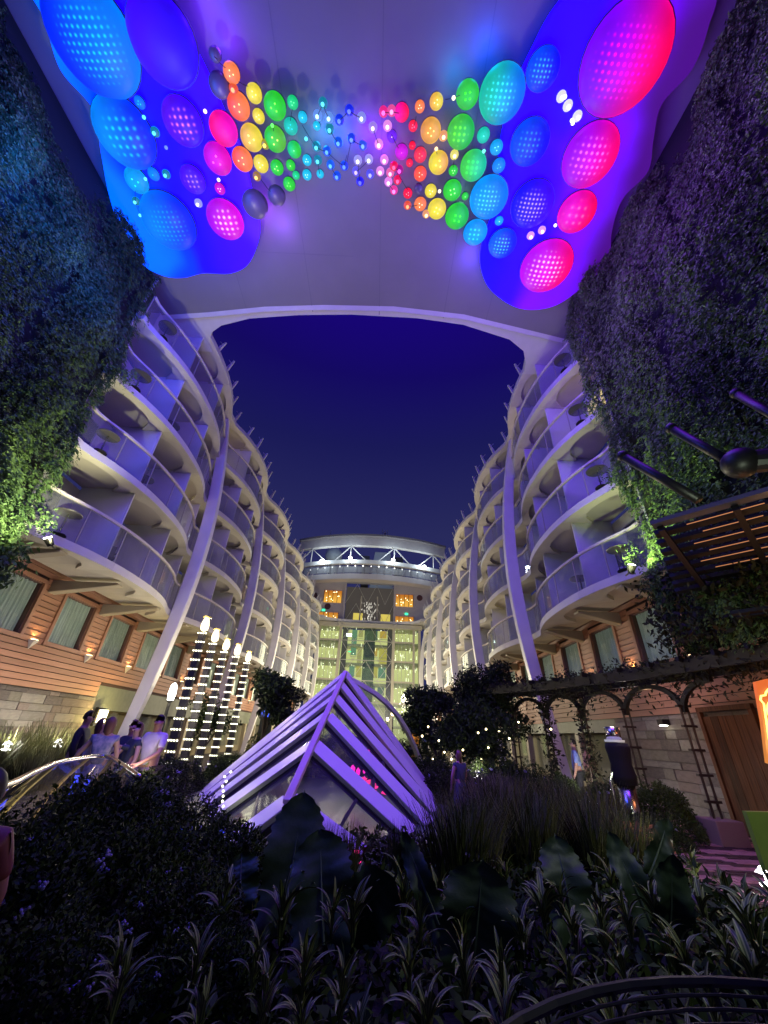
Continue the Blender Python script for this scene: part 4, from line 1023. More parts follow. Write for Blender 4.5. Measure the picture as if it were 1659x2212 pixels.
for a_, b_ in zip(front[:-1], front[1:]):
    MB().beam((a_[0], a_[1], zr), (b_[0], b_[1], zr), .08, .26).build('edge_beam', M_dark, per)
    MB().beam((a_[0] + .55, a_[1] + .2, zr - .1), (b_[0] + .55, b_[1] + .2, zr - .1), .08, .18).build('beam', M_dark, per)
for i in range(15):
    t = i / 14 * (len(front) - 1); k = min(int(t), len(front) - 2); f = t - k
    x = front[k][0] * (1 - f) + front[k + 1][0] * f; y = front[k][1] * (1 - f) + front[k + 1][1] * f
    MB().beam((x - .2, y - .1, zr + .12), (8.3, y + .9, zr + .12), .06, .1).build('slat', M_dark, per)
def leafthing(name, label, cat, Pp, size, m, aspect=.4, droop=.2, dirs=None, loc=None, grp=None, kind=None, parent=None):
    c = Pp.mean(0); c[2] = Pp[:, 2].min()
    V, F = leaves(Pp - c, size, aspect=aspect, droop=droop, dirs=dirs)
    if parent is not None:
        o = mesh_np(name, V, F, m, parent, 'stuff', loc=Vector(c) - WLOC(parent)); return o
    o = mesh_np(name, V, F, m, loc=tuple(c)); tag(o, label, cat, grp, kind); return o
Pv = []
for i in range(9000):
    t = r3.random() * (len(front) - 1); k = min(int(t), len(front) - 2); f = t - k
    x = front[k][0] * (1 - f) + front[k + 1][0] * f; y = front[k][1] * (1 - f) + front[k + 1][1] * f
    w = r3.random() ** 2
    h = .16 + .12 * math.sin(y * 3.1) + .08 * math.sin(y * 7.7)
    Pv.append((x + w * 1.3 + r3.gauss(0, .06), y + r3.gauss(0, .05), zr - .1 + r3.uniform(-.08, .3) + max(0, h) * r3.random() - (r3.random() ** 4) * .7 * (1 if math.sin(y * 5) > .2 else .2)))
leafthing('climbing_vine', 'dense dark climbing vine covering the roof of the right pergola', 'vine', np.array(Pv), .11, M_vine)
# vines climbing two posts
for (x, y), lb in ((posts[2], 'leafy vine twining up the third pergola post'), (posts[3], 'leafy vine twining up the fourth pergola post')):
    Pp = np.stack([x + rng.normal(0, .11, 600), y + rng.normal(0, .11, 600), rng.uniform(.3, 3.0, 600)], 1)
    leafthing('climbing_vine', lb, 'vine', Pp, .13, M_vine)
light('pergola_lamp', 'POINT', (7.3, 11.0, 2.7), 9, (1, .55, .3), .15)
light('pergola_lamp', 'POINT', (7.4, 12.2, 2.7), 14, (.85, .72, .7), .15)
light('pergola_lamp', 'POINT', (6.9, 15.5, 2.4), 14, (1, .6, .35), .15)
pls = thing('path_spot', 'small black spotlight fixed under the clapboards behind the pergola', 'spotlight', (8.2, 12.2, 2.3))
MB().b2((8.1, 12.1, 2.2), (8.3, 12.35, 2.34)).build('lamp_body', M_dark, pls); MB().b2((8.11, 12.13, 2.18), (8.24, 12.3, 2.198)).build('lens', M_lampw, pls)
light('post_cap_light', 'POINT', (5.2, 9.45, 2.25), 25, (1, .84, .66), .12)  # added fill light for the right wall; the chrome cap is no lamp
# brown wooden door with frame on the right stone wall
dr = thing('wooden_door', 'tall brown wooden door panel in the right stone wall', 'door', (8.3, 10, 0))
for i in range(6): MB().b2((8.22, 9.3 + i * .235, .05), (8.27, 9.525 + i * .235, 2.35)).build('plank', M_doorwood, dr)
MB().b2((8.18, 9.18, 0), (8.27, 9.29, 2.45)).build('door_jamb', M_doorwood, dr); MB().b2((8.18, 10.715, 0), (8.27, 10.82, 2.45)).build('door_jamb', M_doorwood, dr); MB().b2((8.18, 9.18, 2.455), (8.27, 10.82, 2.56)).build('lintel', M_doorwood, dr)
# overhead trellis, upper right
tre = thing('overhead_trellis', 'dark slatted trellis overhead at the right edge with light slots between its slats', 'trellis', (5.2, 5, 4.8))
dv = Vector((.66, -.75, 0)); pv = Vector((.75, .66, 0)); o0 = Vector((4.65, 5.75, 4.95))
M_edgeb = mat('trellis_paint', (.10, .09, .11), .35)
M_perg = mat('pergola_paint', (.018, .014, .014), .5)
for k in range(9):
    a_ = o0 + pv * (.30 * k) - Vector((0, 0, .06 * k)) - dv * .05 * k
    MB().beam(a_, a_ + dv * 3.4, .21, .07).build('slat', M_dark if k else M_edgeb, tre)
for q in range(4): MB().beam(o0 + dv * (.1 + q * 1.0) - Vector((0, 0, .1)), o0 + dv * (.1 + q * 1.0) + pv * 2.5 - Vector((0, 0, .6)), .09, .1).build('crossbar', M_dark, tre)
for k in range(1, 7):
    a_ = o0 + pv * (.30 * k - .15) - Vector((0, 0, .06 * k + .03)) + dv * (.3 + .35 * ((k * 37) % 5) / 5)
    MB().beam(a_, a_ + dv * (.7 + .5 * ((k * 53) % 7) / 7), .012, .01).build('light_slot', glow('slot_amber', s2l((200, 130, 80)), 1.0), tre)
a_ = o0 + Vector((0, 0, -2.0)) + pv * .75 + dv * .8
for k in range(5):
    b_ = Vector((6.2, 6.6, 3.72)) + pv * .28 * k
    MB().beam(b_, b_ + dv * 3.0, .16, .06).build('slat', M_dark, tre)
    if k in (1, 2, 3): MB().beam(b_ + pv * .13 + dv * .4, b_ + pv * .13 + dv * (1.2 + .3 * k), .012, .01).build('light_slot', MATS['slot_amber'], tre)
for (p, q, dy) in (((1345, 985), (1510, 1080), 4.6), ((1450, 925), (1602, 1012), 4.4), ((1590, 850), (1720, 925), 4.2)):
    a_, b_ = at_y(*p, dy), at_y(*q, dy - .5)
    lab = {1345: 'lowest and leftmost black tube lamp arm above the trellis', 1450: 'middle black tube lamp arm above the trellis', 1590: 'topmost black tube lamp arm at the right edge'}[p[0]]
    t = thing('lamp_arm', lab, 'lamp arm', a_)
    MB().tube([a_, b_], .062, 14).build('tube', M_dark, t, smooth=True); MB().ico(a_, .085, 2).build('head', M_dark, t, smooth=True)
a_ = at_y(1600, 1000, 3.9); t = thing('globe_lamp', 'large unlit black globe at the end of a thick arm by the right edge', 'lamp', a_)
MB().ico(a_, .21, 3, (1, 1, .95)).build('globe', M_dark, t, smooth=True); MB().tube([a_, a_ + Vector((1.0, -.7, -.25))], .15, 14).build('arm', M_dark, t)
light('trellis_lamp', 'POINT', (3.6, 2.8, 3.1), 85, (.85, 1, .72), .15)  # fill light added over the planting bed; no fixture hangs here
light('trellis_lamp', 'POINT', (6.6, 5.2, 4.0), 12, (1, .5, .2), .1)
# hanging foliage under the right fern wall foot
Pp = np.stack([rng.normal(6.9, .3, 5000), rng.uniform(6.0, 9.2, 5000), rng.uniform(3.6, 5.2, 5000)], 1); leafthing('hanging_foliage', 'dark trailing foliage hanging below the right fern wall beside a window', 'plant', Pp, .14, M_vine, droop=.9)
Pp = np.stack([rng.normal(-9.0, .22, 3500), rng.uniform(6.6, 9.0, 3500), rng.uniform(4.3, 5.3, 3500)], 1); leafthing('hanging_foliage', 'dark green trailing foliage under the left fern wall', 'plant', Pp, .14, M_ivy, droop=.9)

# ================================================================== TOTEM, LAMPS, NEON
cx, cy = 5.22, 9.5
tm = thing('covered_post', 'black shrouded speaker post with chrome cap beside the pergola posts', 'post', (cx, cy, 0))
MB().lathe([(.17, 0), (.17, .95)], (cx, cy, 0)).build('steel_post', M_steel, tm, smooth=True)
MB().lathe([(.21, .95), (.24, 1.1), (.2, 1.3), (.22, 1.45), (.24, 1.6), (.22, 1.68), (.0, 1.7)], (cx, cy, 0), n=14).build('black_cover', mat('black_cloth', (.012, .01, .012), .9, bump=.6, bscale=9), tm, smooth=True)
MB().lathe([(.19, 1.70), (.20, 1.74), (.0, 1.745)], (cx - .03, cy, 0)).build('white_band', mat('white_band', (.8, .8, .8), .3, emit=(1, 1, 1), es=.25), tm)
MB().lathe([(.15, 1.745), (.15, 1.98), (.0, 1.99)], (cx - .03, cy, 0)).build('chrome_cap', M_steel, tm, smooth=True)
MB().tube([(cx - .3, cy, 0), (cx - .3, cy, 1.0), (cx - .22, cy, 1.15)], .03, 8).build('side_pipe', M_steel, tm)
M_shade = mat('lamp_cap', (.5, .5, .48), .4)
def pathlamp(p, lab, pw=14):
    t = thing('path_lamp', lab, 'path lamp', (p.x, p.y, 0))
    MB().tube([(p.x, p.y, 0), (p.x, p.y, p.z)], .02, 8).build('stake', M_dark, t)
    MB().lathe([(.02, 0), (.10, .015), (.11, .035), (.03, .05)], (p.x, p.y, p.z - .10), n=14).build('lower_plate', M_lampw, t)
    MB().lathe([(.12, .0), (.07, .05), (.01, .08)], (p.x, p.y, p.z + .03), n=14).build('cap', M_shade, t)
    MB().lathe([(.045, 0), (.045, .08)], (p.x, p.y, p.z - .045), n=12).build('bulb', M_lampw, t)
    light('path_lamp_light', 'POINT', (p.x, p.y - .02, p.z + .16), pw, (1, .97, .85), .08)
pathlamp(at_z(1280, 1725, .45), 'small glowing tiered path lamp in the right planting', 60)
pathlamp(at_y(15, 1612, 12), 'small white path lamp in the grasses at the far left', 110)
pathlamp(at_y(126, 1606, 14), 'small white path lamp behind the man in the dark suit', 110)
pathlamp(at_z(1662, 1895, .42), 'bright white garden lamp at the right edge of the brick path', 45)
pathlamp(Vector((2.9, 12.6, .8)), 'small white path lamp glowing under the dark trees', 14)
ne = thing('neon_sign', 'glowing orange panel with yellow neon squiggles at the right edge', 'sign', (5.9, 6, 1.5))
q = [at_y(*p, 6.0) for p in ((1632, 1473), (1659, 1466), (1800, 1462), (1800, 1700), (1659, 1648), (1648, 1560))]
MB().add(q + [v + Vector((0, .05, 0)) for v in q], [(0, 1, 2, 3, 4, 5), (11, 10, 9, 8, 7, 6)] + [(i, 6 + i, 6 + (i + 1) % 6, (i + 1) % 6) for i in range(6)]).build('orange_panel', glow('neon_orange', s2l((235, 140, 50)), .8, c2=s2l((255, 120, 55)), axis=2, lo=.1, hi=.9), ne)
sq = [at_y(*p, 5.97) for p in ((1664, 1485), (1655, 1495), (1653, 1502), (1644, 1503), (1643, 1512), (1650, 1520), (1656, 1560), (1662, 1600))]
MB().tube(sq, .012, 6).build('neon_tube', glow('neon_yellow', (1, .8, .15), 3), ne)
sq = [at_y(*p, 5.97) for p in ((1665, 1510), (1659, 1522), (1657, 1535), (1664, 1552), (1675, 1570))]; MB().tube(sq, .012, 6).build('neon_tube', MATS['neon_yellow'], ne)
light('neon_light', 'POINT', (5.75, 5.7, 1.8), 30, (1, .42, .15), .2); light('neon_light', 'POINT', (6.6, 7.2, 2.0), 22, (1, .32, .14), .3)
q = [at_y(*p, 5.4) for p in ((1612, 1753), (1700, 1755), (1700, 1900), (1655, 1880))]
gp = MB().add(q + [v + Vector((0, .06, 0)) for v in q], [(0, 1, 2, 3), (7, 6, 5, 4), (0, 4, 5, 1), (1, 5, 6, 2), (2, 6, 7, 3), (3, 7, 4, 0)]).build('green_panel', mat('green_paint', (.25, .40, .05), .5, var=.1)); tag(gp, 'plain olive green board standing at the right edge below the neon', 'board')

# ladder lantern towers
lt = None
M_tow = mat('tower_dark', (.03, .025, .028), .6)
for i, (tx, ty) in enumerate(((-5.55, 12.6), (-5.83, 14.3), (-5.97, 15.9), (-5.83, 16.9), (-5.82, 18.5))):
    lab = f'{["first", "second", "third", "fourth", "fifth"][i]} lantern tower from the left with stacked rows of small white lights'
    if lt is None:
        lt = thing('lantern_tower', lab, 'lantern tower', (tx, ty, 0), 'lantern towers in the left planting')
        for k in range(15):
            z = .25 + k * .265; w = .115 - .002 * k
            MB().b2((tx - w, ty - .08, z), (tx + w, ty + .08, z + .17)).build('dark_box', M_tow, lt)
            for dx in (-.12, -.04, .04, .12): MB().ico((tx + dx, ty - .06, z + .215), .022, 1).build('led', M_led, lt)
            MB().b2((tx - .06, ty - .03, z + .17), (tx + .06, ty + .03, z + .265)).build('spacer', M_tow, lt)
        MB().lathe([(.05, 0), (.11, .06), (.12, .2), (.09, .33), (.06, .4)], (tx, ty, 4.25), n=14).build('lantern_glass', M_lanty, lt, smooth=True)
        MB().lathe([(.06, 0), (.13, .02), (.13, .06), (.05, .07)], (tx, ty, 4.65), n=14).build('lantern_cap', mat('cap_brass', (.5, .38, .15), .3, metal=.7), lt)
    else: copy_tree(lt, loc=(tx, ty, 0), label=lab)
    light('lantern_light', 'POINT', (tx, ty - .18, 4.5), 60, (1, .86, .5), .12)
    light('tower_light', 'POINT', (tx + .1, ty - .35, 2.0), 6, (1, .97, .7), .3)
# street lamp and wall lantern
p = at_y(372, 1497, 13.2)
sl = thing('street_lamp', 'single white glass lamp on a dark post in front of the left shop front', 'street lamp', (p.x, p.y, 0))
MB().lathe([(.14, 0), (.10, .3), (.06, .6), (.045, 2.4), (.07, p.z - .25), (.09, p.z - .2)], (p.x, p.y, 0), n=12).build('post', M_dark, sl)
MB().lathe([(.08, 0), (.11, .2), (.09, .42), (.03, .5)], (p.x, p.y, p.z - .22), n=14).build('lamp_glass', M_lampw, sl, smooth=True)
light('street_lamp_light', 'POINT', (p.x + .1, p.y - .25, p.z), 110, (1, .93, .7), .12)
p = at_x(216, 1547, -10.75)
wlm = thing('wall_lantern', 'square yellow wall lantern above the group of people', 'wall lamp', p)
MB().b2((p.x, p.y - .14, p.z - .22), (p.x + .18, p.y + .14, p.z + .22)).build('lamp_glass', M_lampy, wlm); MB().b2((p.x - .1, p.y - .18, p.z + .23), (p.x + .22, p.y + .18, p.z + .27)).build('cap', M_dark, wlm); MB().b2((p.x - .16, p.y - .2, p.z - .34), (p.x - .02, p.y + .2, p.z + .3)).build('back_plate', M_dark, wlm)
light('wall_lantern_light', 'POINT', (p.x + .6, p.y, p.z), 200, (1, .8, .3), .1)

# lit shops far down the park
def litbox(px, py, y, w, h, m, name, lab, cat, extra=None):
    p = at_y(px, py, y)
    t = thing(name, lab, cat, (p.x, y, p.z - h / 2))
    MB().b2((p.x - w / 2, y, p.z - h / 2), (p.x + w / 2, y + .06, p.z + h / 2)).build('lit_panel', m, t)
    MB().b2((p.x - w / 2 - .06, y + .065, p.z - h / 2 - .06), (p.x + w / 2 + .06, y + .12, p.z + h / 2 + .06)).build('frame', M_dark, t)
    MB().b2((p.x - w / 2 - .02, y + .13, 0), (p.x + w / 2 + .02, y + .2, p.z + h / 2)).build('stand', M_dark, t)
    return t, p
M_post = mat('lit_poster', (.3, .25, .15), .6, emit=s2l((240, 215, 150)), es=.9)
n_ = M_post.node_tree; pr_ = n_.nodes['Principled BSDF']; nz_ = n_.nodes.new('ShaderNodeTexNoise'); nz_.inputs['Scale'].default_value = 3; crr = n_.nodes.new('ShaderNodeValToRGB'); tcc = n_.nodes.new('ShaderNodeTexCoord')
n_.links.new(tcc.outputs['Object'], nz_.inputs[0]); n_.links.new(nz_.outputs[0], crr.inputs[0]); crr.color_ramp.elements[0].position = .42; crr.color_ramp.elements[0].color = (.2, .07, .06, 1); crr.color_ramp.elements[1].position = .52; crr.color_ramp.elements[1].color = (1, .8, .4, 1); n_.links.new(crr.outputs[0], pr_.inputs['Emission Color'])
litbox(582, 1592, 19.4, .62, 1.35, M_post, 'shop_window', 'lit cream patterned shop window left of the pyramid', 'shop window')
litbox(605, 1588, 19.8, .34, 1.3, M_post, 'shop_window', 'narrower lit window just right of the patterned one', 'shop window')
litbox(897, 1600, 26, .5, 1.7, M_amb, 'shop_window', 'amber lit shop window to the right behind the pyramid', 'shop window')
t, p = litbox(576, 1541, 19.1, .5, .3, mat('sign_back', (.02, .03, .1), .4), 'neon_sign', 'small round blue neon sign above the lit shop window', 'sign')
bb = MB()
for i in range(14): bb.tube([(p.x +   .2 * math.cos(i * .7) * (1 - i / 30), 19.06, p.z + .13 * math.sin(i * .7)), (p.x +   .2 * math.cos(i * .7 + .6) * (1 - i / 30), 19.06, p.z + .13 * math.sin(i * .7 + .6))], .03, 5)
bb.build('neon_tube', glow('neon_blue', (.08, .15, 1), 3), t, kind='stuff')
p = at_y(641, 1567, 20); t = thing('paper_lantern', 'small pink glowing lantern beside the blue sign', 'lantern', p)
MB().ico(p, .16, 2, (.8, .8, 1.2)).build('lamp_glass', glow('pink_lant', (1, .03, .45), 2.2), t); MB().tube([p + Vector((0, 0, .2)), p + Vector((0, 0, .5))], .015, 5).build('hook', M_dark, t)
# chandelier lights under the atrium
t = thing('crystal_chandelier', 'cluster of crystal lamps glowing at the foot of the glass atrium', 'chandelier', (4, 50, 3))
for (px, py) in ((872, 1500), (884, 1506), (898, 1498), (912, 1502), (925, 1499), (938, 1506)):
    p = at_y(px, py + 10, 46); MB().lathe([(.02, .5), (.22, .2), (.3, 0), (.15, -.25), (.02, -.4)], p, n=10).build('crystal_lamp', glow('crystal_lamp', (1, .93, .7), 6), t)
bb = MB()
for i in range(90): p = at_y(r3.uniform(862, 945), r3.uniform(1512, 1560), 46); bb.ico(p, r3.uniform(.03, .07), 1)
bb.build('crystal_drop', glow('crystal_drop', (1, .93, .75), 3), t, kind='stuff')
light('chandelier_light', 'POINT', (3, 45, 4), 320, (1, .88, .55), .5)

# ================================================================== TREES
def tree(name, label, x, y, z0, z1, rx, ry, n, m, trunk=True, size=.13, lean=0, clumps=9, grp=None):
    t = thing(name, label, 'tree', (x, y, 0), grp)
    rr = random.Random(int(x * 100 + y))
    cs = []
    for i in range(clumps):
        a = rr.random() * 6.28; rad = math.sqrt(rr.random())
        cs.append((x + rx * .72 * rad * math.cos(a), y + ry * .72 * rad * math.sin(a), z0 + (z1 - z0) * (.2 + .65 * rr.random()), rx * rr.uniform(.3, .52)))
    Pp = []
    for i in range(n):
        c = cs[i % clumps]; v = rng.normal(size=3); v /= np.linalg.norm(v); r_ = c[3] * (.45 + .6 * rr.random())
        Pp.append((c[0] + v[0] * r_, c[1] + v[1] * r_, c[2] + v[2] * r_ * .8))
    leafthing('crown', None, None, np.array(Pp), size, m, parent=t)
    MB().tube([(x, y, 0), (x + lean * .4, y, z0 * .6), (x + lean, y, z0 + (z1 - z0) * .35)], [.08, .06, .04], 8).build('trunk', M_bark, t)
    for c in cs[:6]: MB().tube([(x + lean * .6, y, z0 * .85), ((x + c[0]) / 2, (y + c[1]) / 2, (z0 + c[2]) / 2 + .1), c[:3]], [.035, .025, .01], 6).build('limb', M_bark, t)
    return t
tree('tree', 'bushy dark tree right behind the pyramid', 2.35, 15.5, .9, 3.4, 1.35, 1.0, 12000, M_tree, clumps=14)
tree('tree', 'taller dark tree whose crown stands above the pergola roof', 4.4, 16.5, 1.4, 4.5, 1.5, 1.1, 13000, M_tree, clumps=15)
tree('tree', 'low dark tree between the pyramid and the pergola posts', 3.4, 14.4, .9, 3.0, 1.4, .8, 11000, M_tree, clumps=13)
tree('tree', 'dark tree under the far end of the pergola', 5.0, 19, 1.5, 3.8, 1.5, 1.0, 7000, M_tree)
tree('tree', 'wispy tree beside the lantern towers on the left', -4.2, 17, 1.6, 3.9, 1.0, .9, 2600, M_tree, size=.22)
tree('tree', 'round green tree left of the lit shop window', -4.4, 21.6, 1.2, 3.6, 1.4, 1.0, 6000, M_tree)
tree('tree', 'dark tree behind the lantern towers', -7.4, 20, 1.0, 3.2, 1.2, 1.0, 3500, M_tree)
NTH_ = ['first', 'second', 'third', 'fourth', 'fifth', 'sixth', 'seventh', 'eighth', 'ninth', 'tenth', 'eleventh', 'twelfth', 'thirteenth', 'fourteenth', 'fifteenth', 'sixteenth']
# fairy lights among the trees
bulbs = [(1033, 1583), (1050, 1575), (925, 1570), (948, 1600), (1000, 1620), (975, 1640), (1040, 1640), (1055, 1615), (960, 1625), (1078, 1580), (1100, 1595), (1120, 1560), (912, 1590), (1018, 1605), (1190, 1575), (935, 1640)]
bulbs.sort()
for i, (px, py) in enumerate(bulbs):
    p = at_y(px, py, 12.2 + (i * 7 % 5) * .6)
    o = MB().ico(p, .028, 1).build('fairy_bulb', glow('fairy', (1, .85, .45), 9)); tag(o, f'tiny warm bulb shining among the dark trees on the right, {NTH_[i]} from the left', 'fairy light', 'fairy lights in the right trees')
light('tree_glow', 'POINT', (2.5, 20, 2), 60, (1, .75, .4), .3); light('tree_glow', 'POINT', (-4, 24, 2.5), 90, (1, .8, .45), .3)
# lamps of the promenade that light the building fronts from below
for i, (x, y, pw) in enumerate(((-2.5, 30, 1700), (1.5, 35, 2000), (-4.5, 40, 1900), (1.5, 48, 2000), (-1.5, 55, 2000))):
    t = thing('park_lamp', f'distant glass globe park lamp, {["first", "second", "third", "fourth", "fifth"][i]} along the promenade beyond the pyramid', 'street lamp', (x, y, 0), 'park lamps along the promenade')
    MB().tube([(x, y, 0), (x, y, 3.0)], .05, 8).build('post', M_dark, t); MB().ico((x, y, 3.2), .17, 2).build('globe', M_lampy, t, smooth=True)
    light('park_lamp_light', 'POINT', (x, y, 3.45), pw, (1, .88, .62), .2)
# ================================================================== GARDEN PLANTS
def grass_clump(name, n, h, spread, m, width=.012, lean=.5):
    V, F = [], []
    for i in range(n):
        a = r3.random() * 6.28; r0_ = r3.random() ** .7 * spread; x, y = r0_ * math.cos(a), r0_ * math.sin(a)
        a2 = a + r3.gauss(0, .5); L = h * r3.uniform(.6, 1.1); ln = lean * r3.uniform(.3, 1)
        d = Vector((math.cos(a2), math.sin(a2), 0)); s_ = Vector((-d.y, d.x, 0))
        b = len(V)
        for k in range(4):
            t = k / 3; p = Vector((x, y, 0)) + d * ln * L * t ** 1.8 + Vector((0, 0, L * (t - .25 * ln * t * t)))
            w = width * (1 - t * .85)
            V += [p - s_ * w, p + s_ * w]
        for k in range(3): F.append((b + 2 * k, b + 2 * k + 1, b + 2 * k + 3, b + 2 * k + 2))
    return mesh_np(name, np.array([tuple(v) for v in V]), np.array(F), m)
gcl = grass_clump('grass_clump', 420, 1.0, .38, M_grass)
tag(gcl, 'tall dark arching grass clump in the bed right of the pyramid', 'grass', 'tall grasses in the right bed'); gcl.location = (1.9, 7.6, .1)
spots = [(2.3, 8.3), (1.5, 7.0), (2.5, 7.2), (3.0, 8.4), (2.1, 6.4), (3.3, 7.4), (2.8, 9.3), (3.6, 8.9), (1.3, 6.2), (2.9, 6.4), (3.9, 9.9), (2.6, 10.4), (3.5, 6.6), (2.2, 9.2), (4.2, 8.7), (1.0, 5.6)]
gord = [None] * len(spots)
for k_, (x, y) in enumerate(sorted(spots, key=lambda q: q[1])): gord[k_] = ['nearest', 'second', 'third', 'fourth', 'fifth', 'sixth', 'seventh', 'eighth', 'ninth', 'tenth', 'eleventh', 'twelfth', 'thirteenth', 'fourteenth', 'fifteenth', 'sixteenth'][k_]
gcl['label'] = 'tall dark arching grass clump right of the skylight, the one touching its right rafters'
for x, y in sorted(spots, key=lambda q: q[1]):
    c = gcl.copy(); COL.objects.link(c); c.location = (x, y, .1); c['label'] = 'tall dark arching grass clump right of the skylight, ' + gord.pop(0) + ' from the camera'; c.rotation_euler.z = r3.random() * 6; q = r3.uniform(.75, 1.05); c.scale = (q, q, q)
for k, (x, y, s_) in enumerate([(-9.8, 12.5, 1.5), (-9.5, 11.3, 1.3), (-9.9, 14, 1.6), (-8.9, 12.8, 1.1), (-9.7, 15.2, 1.3), (-8.6, 11.8, .9), (-9.2, 10.2, 1.2), (-9.8, 9.2, 1.4)]):
    c = gcl.copy(); COL.objects.link(c); c.location = (x, y, 0); c.rotation_euler.z = k; c.scale = (s_, s_, s_)
    tag(c, f'tall feathery grass clump against the left stone wall, {["fourth", "third", "sixth", "fifth", "seventh", "eighth", "second", "first"][k]} along the wall', 'grass', 'tall grasses along the left stone wall')
for k, (x, y, s_) in enumerate([(-.75, 5.6, .62), (-.45, 5.8, .5), (-.2, 5.5, .55), (.35, 5.9, .5)]):
    c = gcl.copy(); COL.objects.link(c); c.location = (x, y, .1); c.rotation_euler.z = k * 2.; c.scale = (s_ * .5, s_ * .5, s_ * 1.3)
    tag(c, f'spiky upright grass tuft in front of the pyramid nose, {["first", "second", "third", "fourth"][k]} from the left', 'grass', 'spiky tufts before the pyramid')
# shrubs
SHL = ['dark shrub left of the rounded elephant ear leaves', 'dark shrub touching the near left corner of the skylight', 'large dark shrub in the lower left near the camera', 'dark shrub just right of the foot of the glass railing', 'small dark shrub below the tallest elephant ear leaf',
       'dark shrub beside the far bend of the glass railing', 'dark shrub against the lower left skylight rafters', 'shrub behind the glass railing and in front of the group', 'dark shrub in the left foreground beside the striped plants', 'dark shrub in the bottom left corner nearest the camera',
       'shrub at the feet of the man in the white shirt', 'shrub between the people and the nearest lantern tower', 'shrub at the foot of the first lantern tower', 'shrub at the foot of the second lantern tower', 'shrub at the foot of the third lantern tower', 'smallest dark shrub left of the front striped plants', 'dark shrub at the left edge below the person in burgundy']
def bush(n, r, h, size):
    v = rng.normal(size=(n, 3)); v /= np.linalg.norm(v, axis=1)[:, None]; v[:, 2] = np.abs(v[:, 2])
    a = np.arctan2(v[:, 1], v[:, 0]); lump = 1 + .14 * np.sin(a * 3 + 1) + .10 * np.sin(a * 7 + v[:, 2] * 5) + .1 * np.sin(v[:, 2] * 9)
    rad = rng.uniform(.62, 1.0, n) ** .5 * lump
    P_ = v * rad[:, None] * np.array([r, r, h])
    return leaves(P_, size, dirs=v * .7, aspect=.45, droop=0)
V, F = bush(15000, .85, .85, .052)
sh0 = thing('shrub', 'dense small leaved dark shrub in the left bed', 'shrub', (-2.9, 5.4, .1), 'dark shrubs filling the left bed')
mesh_np('foliage', V, F, M_shrub, sh0, 'stuff')
MB().tube([(0, 0, 0), (.05, 0, .5)], [.04, .02], 6).build('stem', M_bark, sh0, world=False, loc=(0, 0, 0))
fb = MB()
for i in range(7):
    a = rnd.random() * 6.28; c_ = Vector((.62 * math.cos(a), .62 * math.sin(a), .55 + rnd.random() * .25))
    for k in range(9): fb.ico(c_ + Vector((rnd.gauss(0, .02), rnd.gauss(0, .02), rnd.gauss(0, .015))), .012, 1)
fb.build('flower', M_flower, sh0, world=False, loc=(0, 0, 0), kind='stuff')
for (x, y, s_) in [(-2.1, 4.5, .8), (-1.5, 5.2, .7), (-2.4, 3.6, .85), (-3.2, 4.2, .85), (-1.3, 4.0, .6), (-3.5, 6.6, .9), (-2.4, 6.2, .75), (-3.9, 7.9, .85), (-1.7, 3.0, .6), (-2.6, 2.7, .7), (-4.4, 9.2, .9), (-4.9, 10.6, .9), (-5.0, 12.2, .8), (-4.4, 13.8, .8), (-4.6, 15.5, .8), (-.9, 3.3, .5), (-3.5, 3.2, .7)]:
    SHN = globals().get('SHN', 0) + 1; copy_tree(sh0, loc=(x, y, .1), rz=rnd.random() * 6, scale=s_, label=SHL[SHN - 1])
for (x, y, s_, lab) in [(-4.0, 18.6, 1.5, 'tall dark hedge shrub at the left behind the skylight'), (-2.6, 18.8, 1.6, 'tall dark hedge shrub left of centre behind the skylight'), (-1.2, 18.6, 1.6, 'tall dark hedge shrub in the centre behind the skylight'), (.2, 18.8, 1.6, 'tall dark hedge shrub right of centre behind the skylight'), (1.6, 18.5, 1.5, 'tall dark hedge shrub at the right behind the skylight'), (2.2, 12.6, 1.0, 'wide dark shrub under the tree right behind the skylight'), (3.3, 12.9, 1.15, 'wide dark shrub filling the gap below the middle tree'), (1.9, 14.0, 1.1, 'dark shrub at the far right foot of the skylight'), (4.2, 13.4, 1.1, 'wide dark shrub in front of the pergola end'), (3.0, 11.6, .85, 'dark shrub behind the tall grass clumps'), (6.2, 10.2, .95, 'round dark clipped shrub at the foot of the nearest pergola post'), (5.5, 10.9, .85, 'dark shrub behind the black shrouded post'), (5.0, 12.5, .9, 'dark shrub below the middle of the pergola'), (4.3, 11.5, .8, 'shrub right of the glowing path lamp'), (4.6, 8.4, .6, 'low green shrub lit by the path lamp'), (5.4, 9.0, .5, 'small lit green shrub near the nearest pergola post')]:  # hedge shrubs added as a row to block the lamp-lit ground beyond
    copy_tree(sh0, loc=(x, y, .05), rz=rnd.random() * 6, scale=s_, label=lab)['group'] = 'shrubs under the pergola'
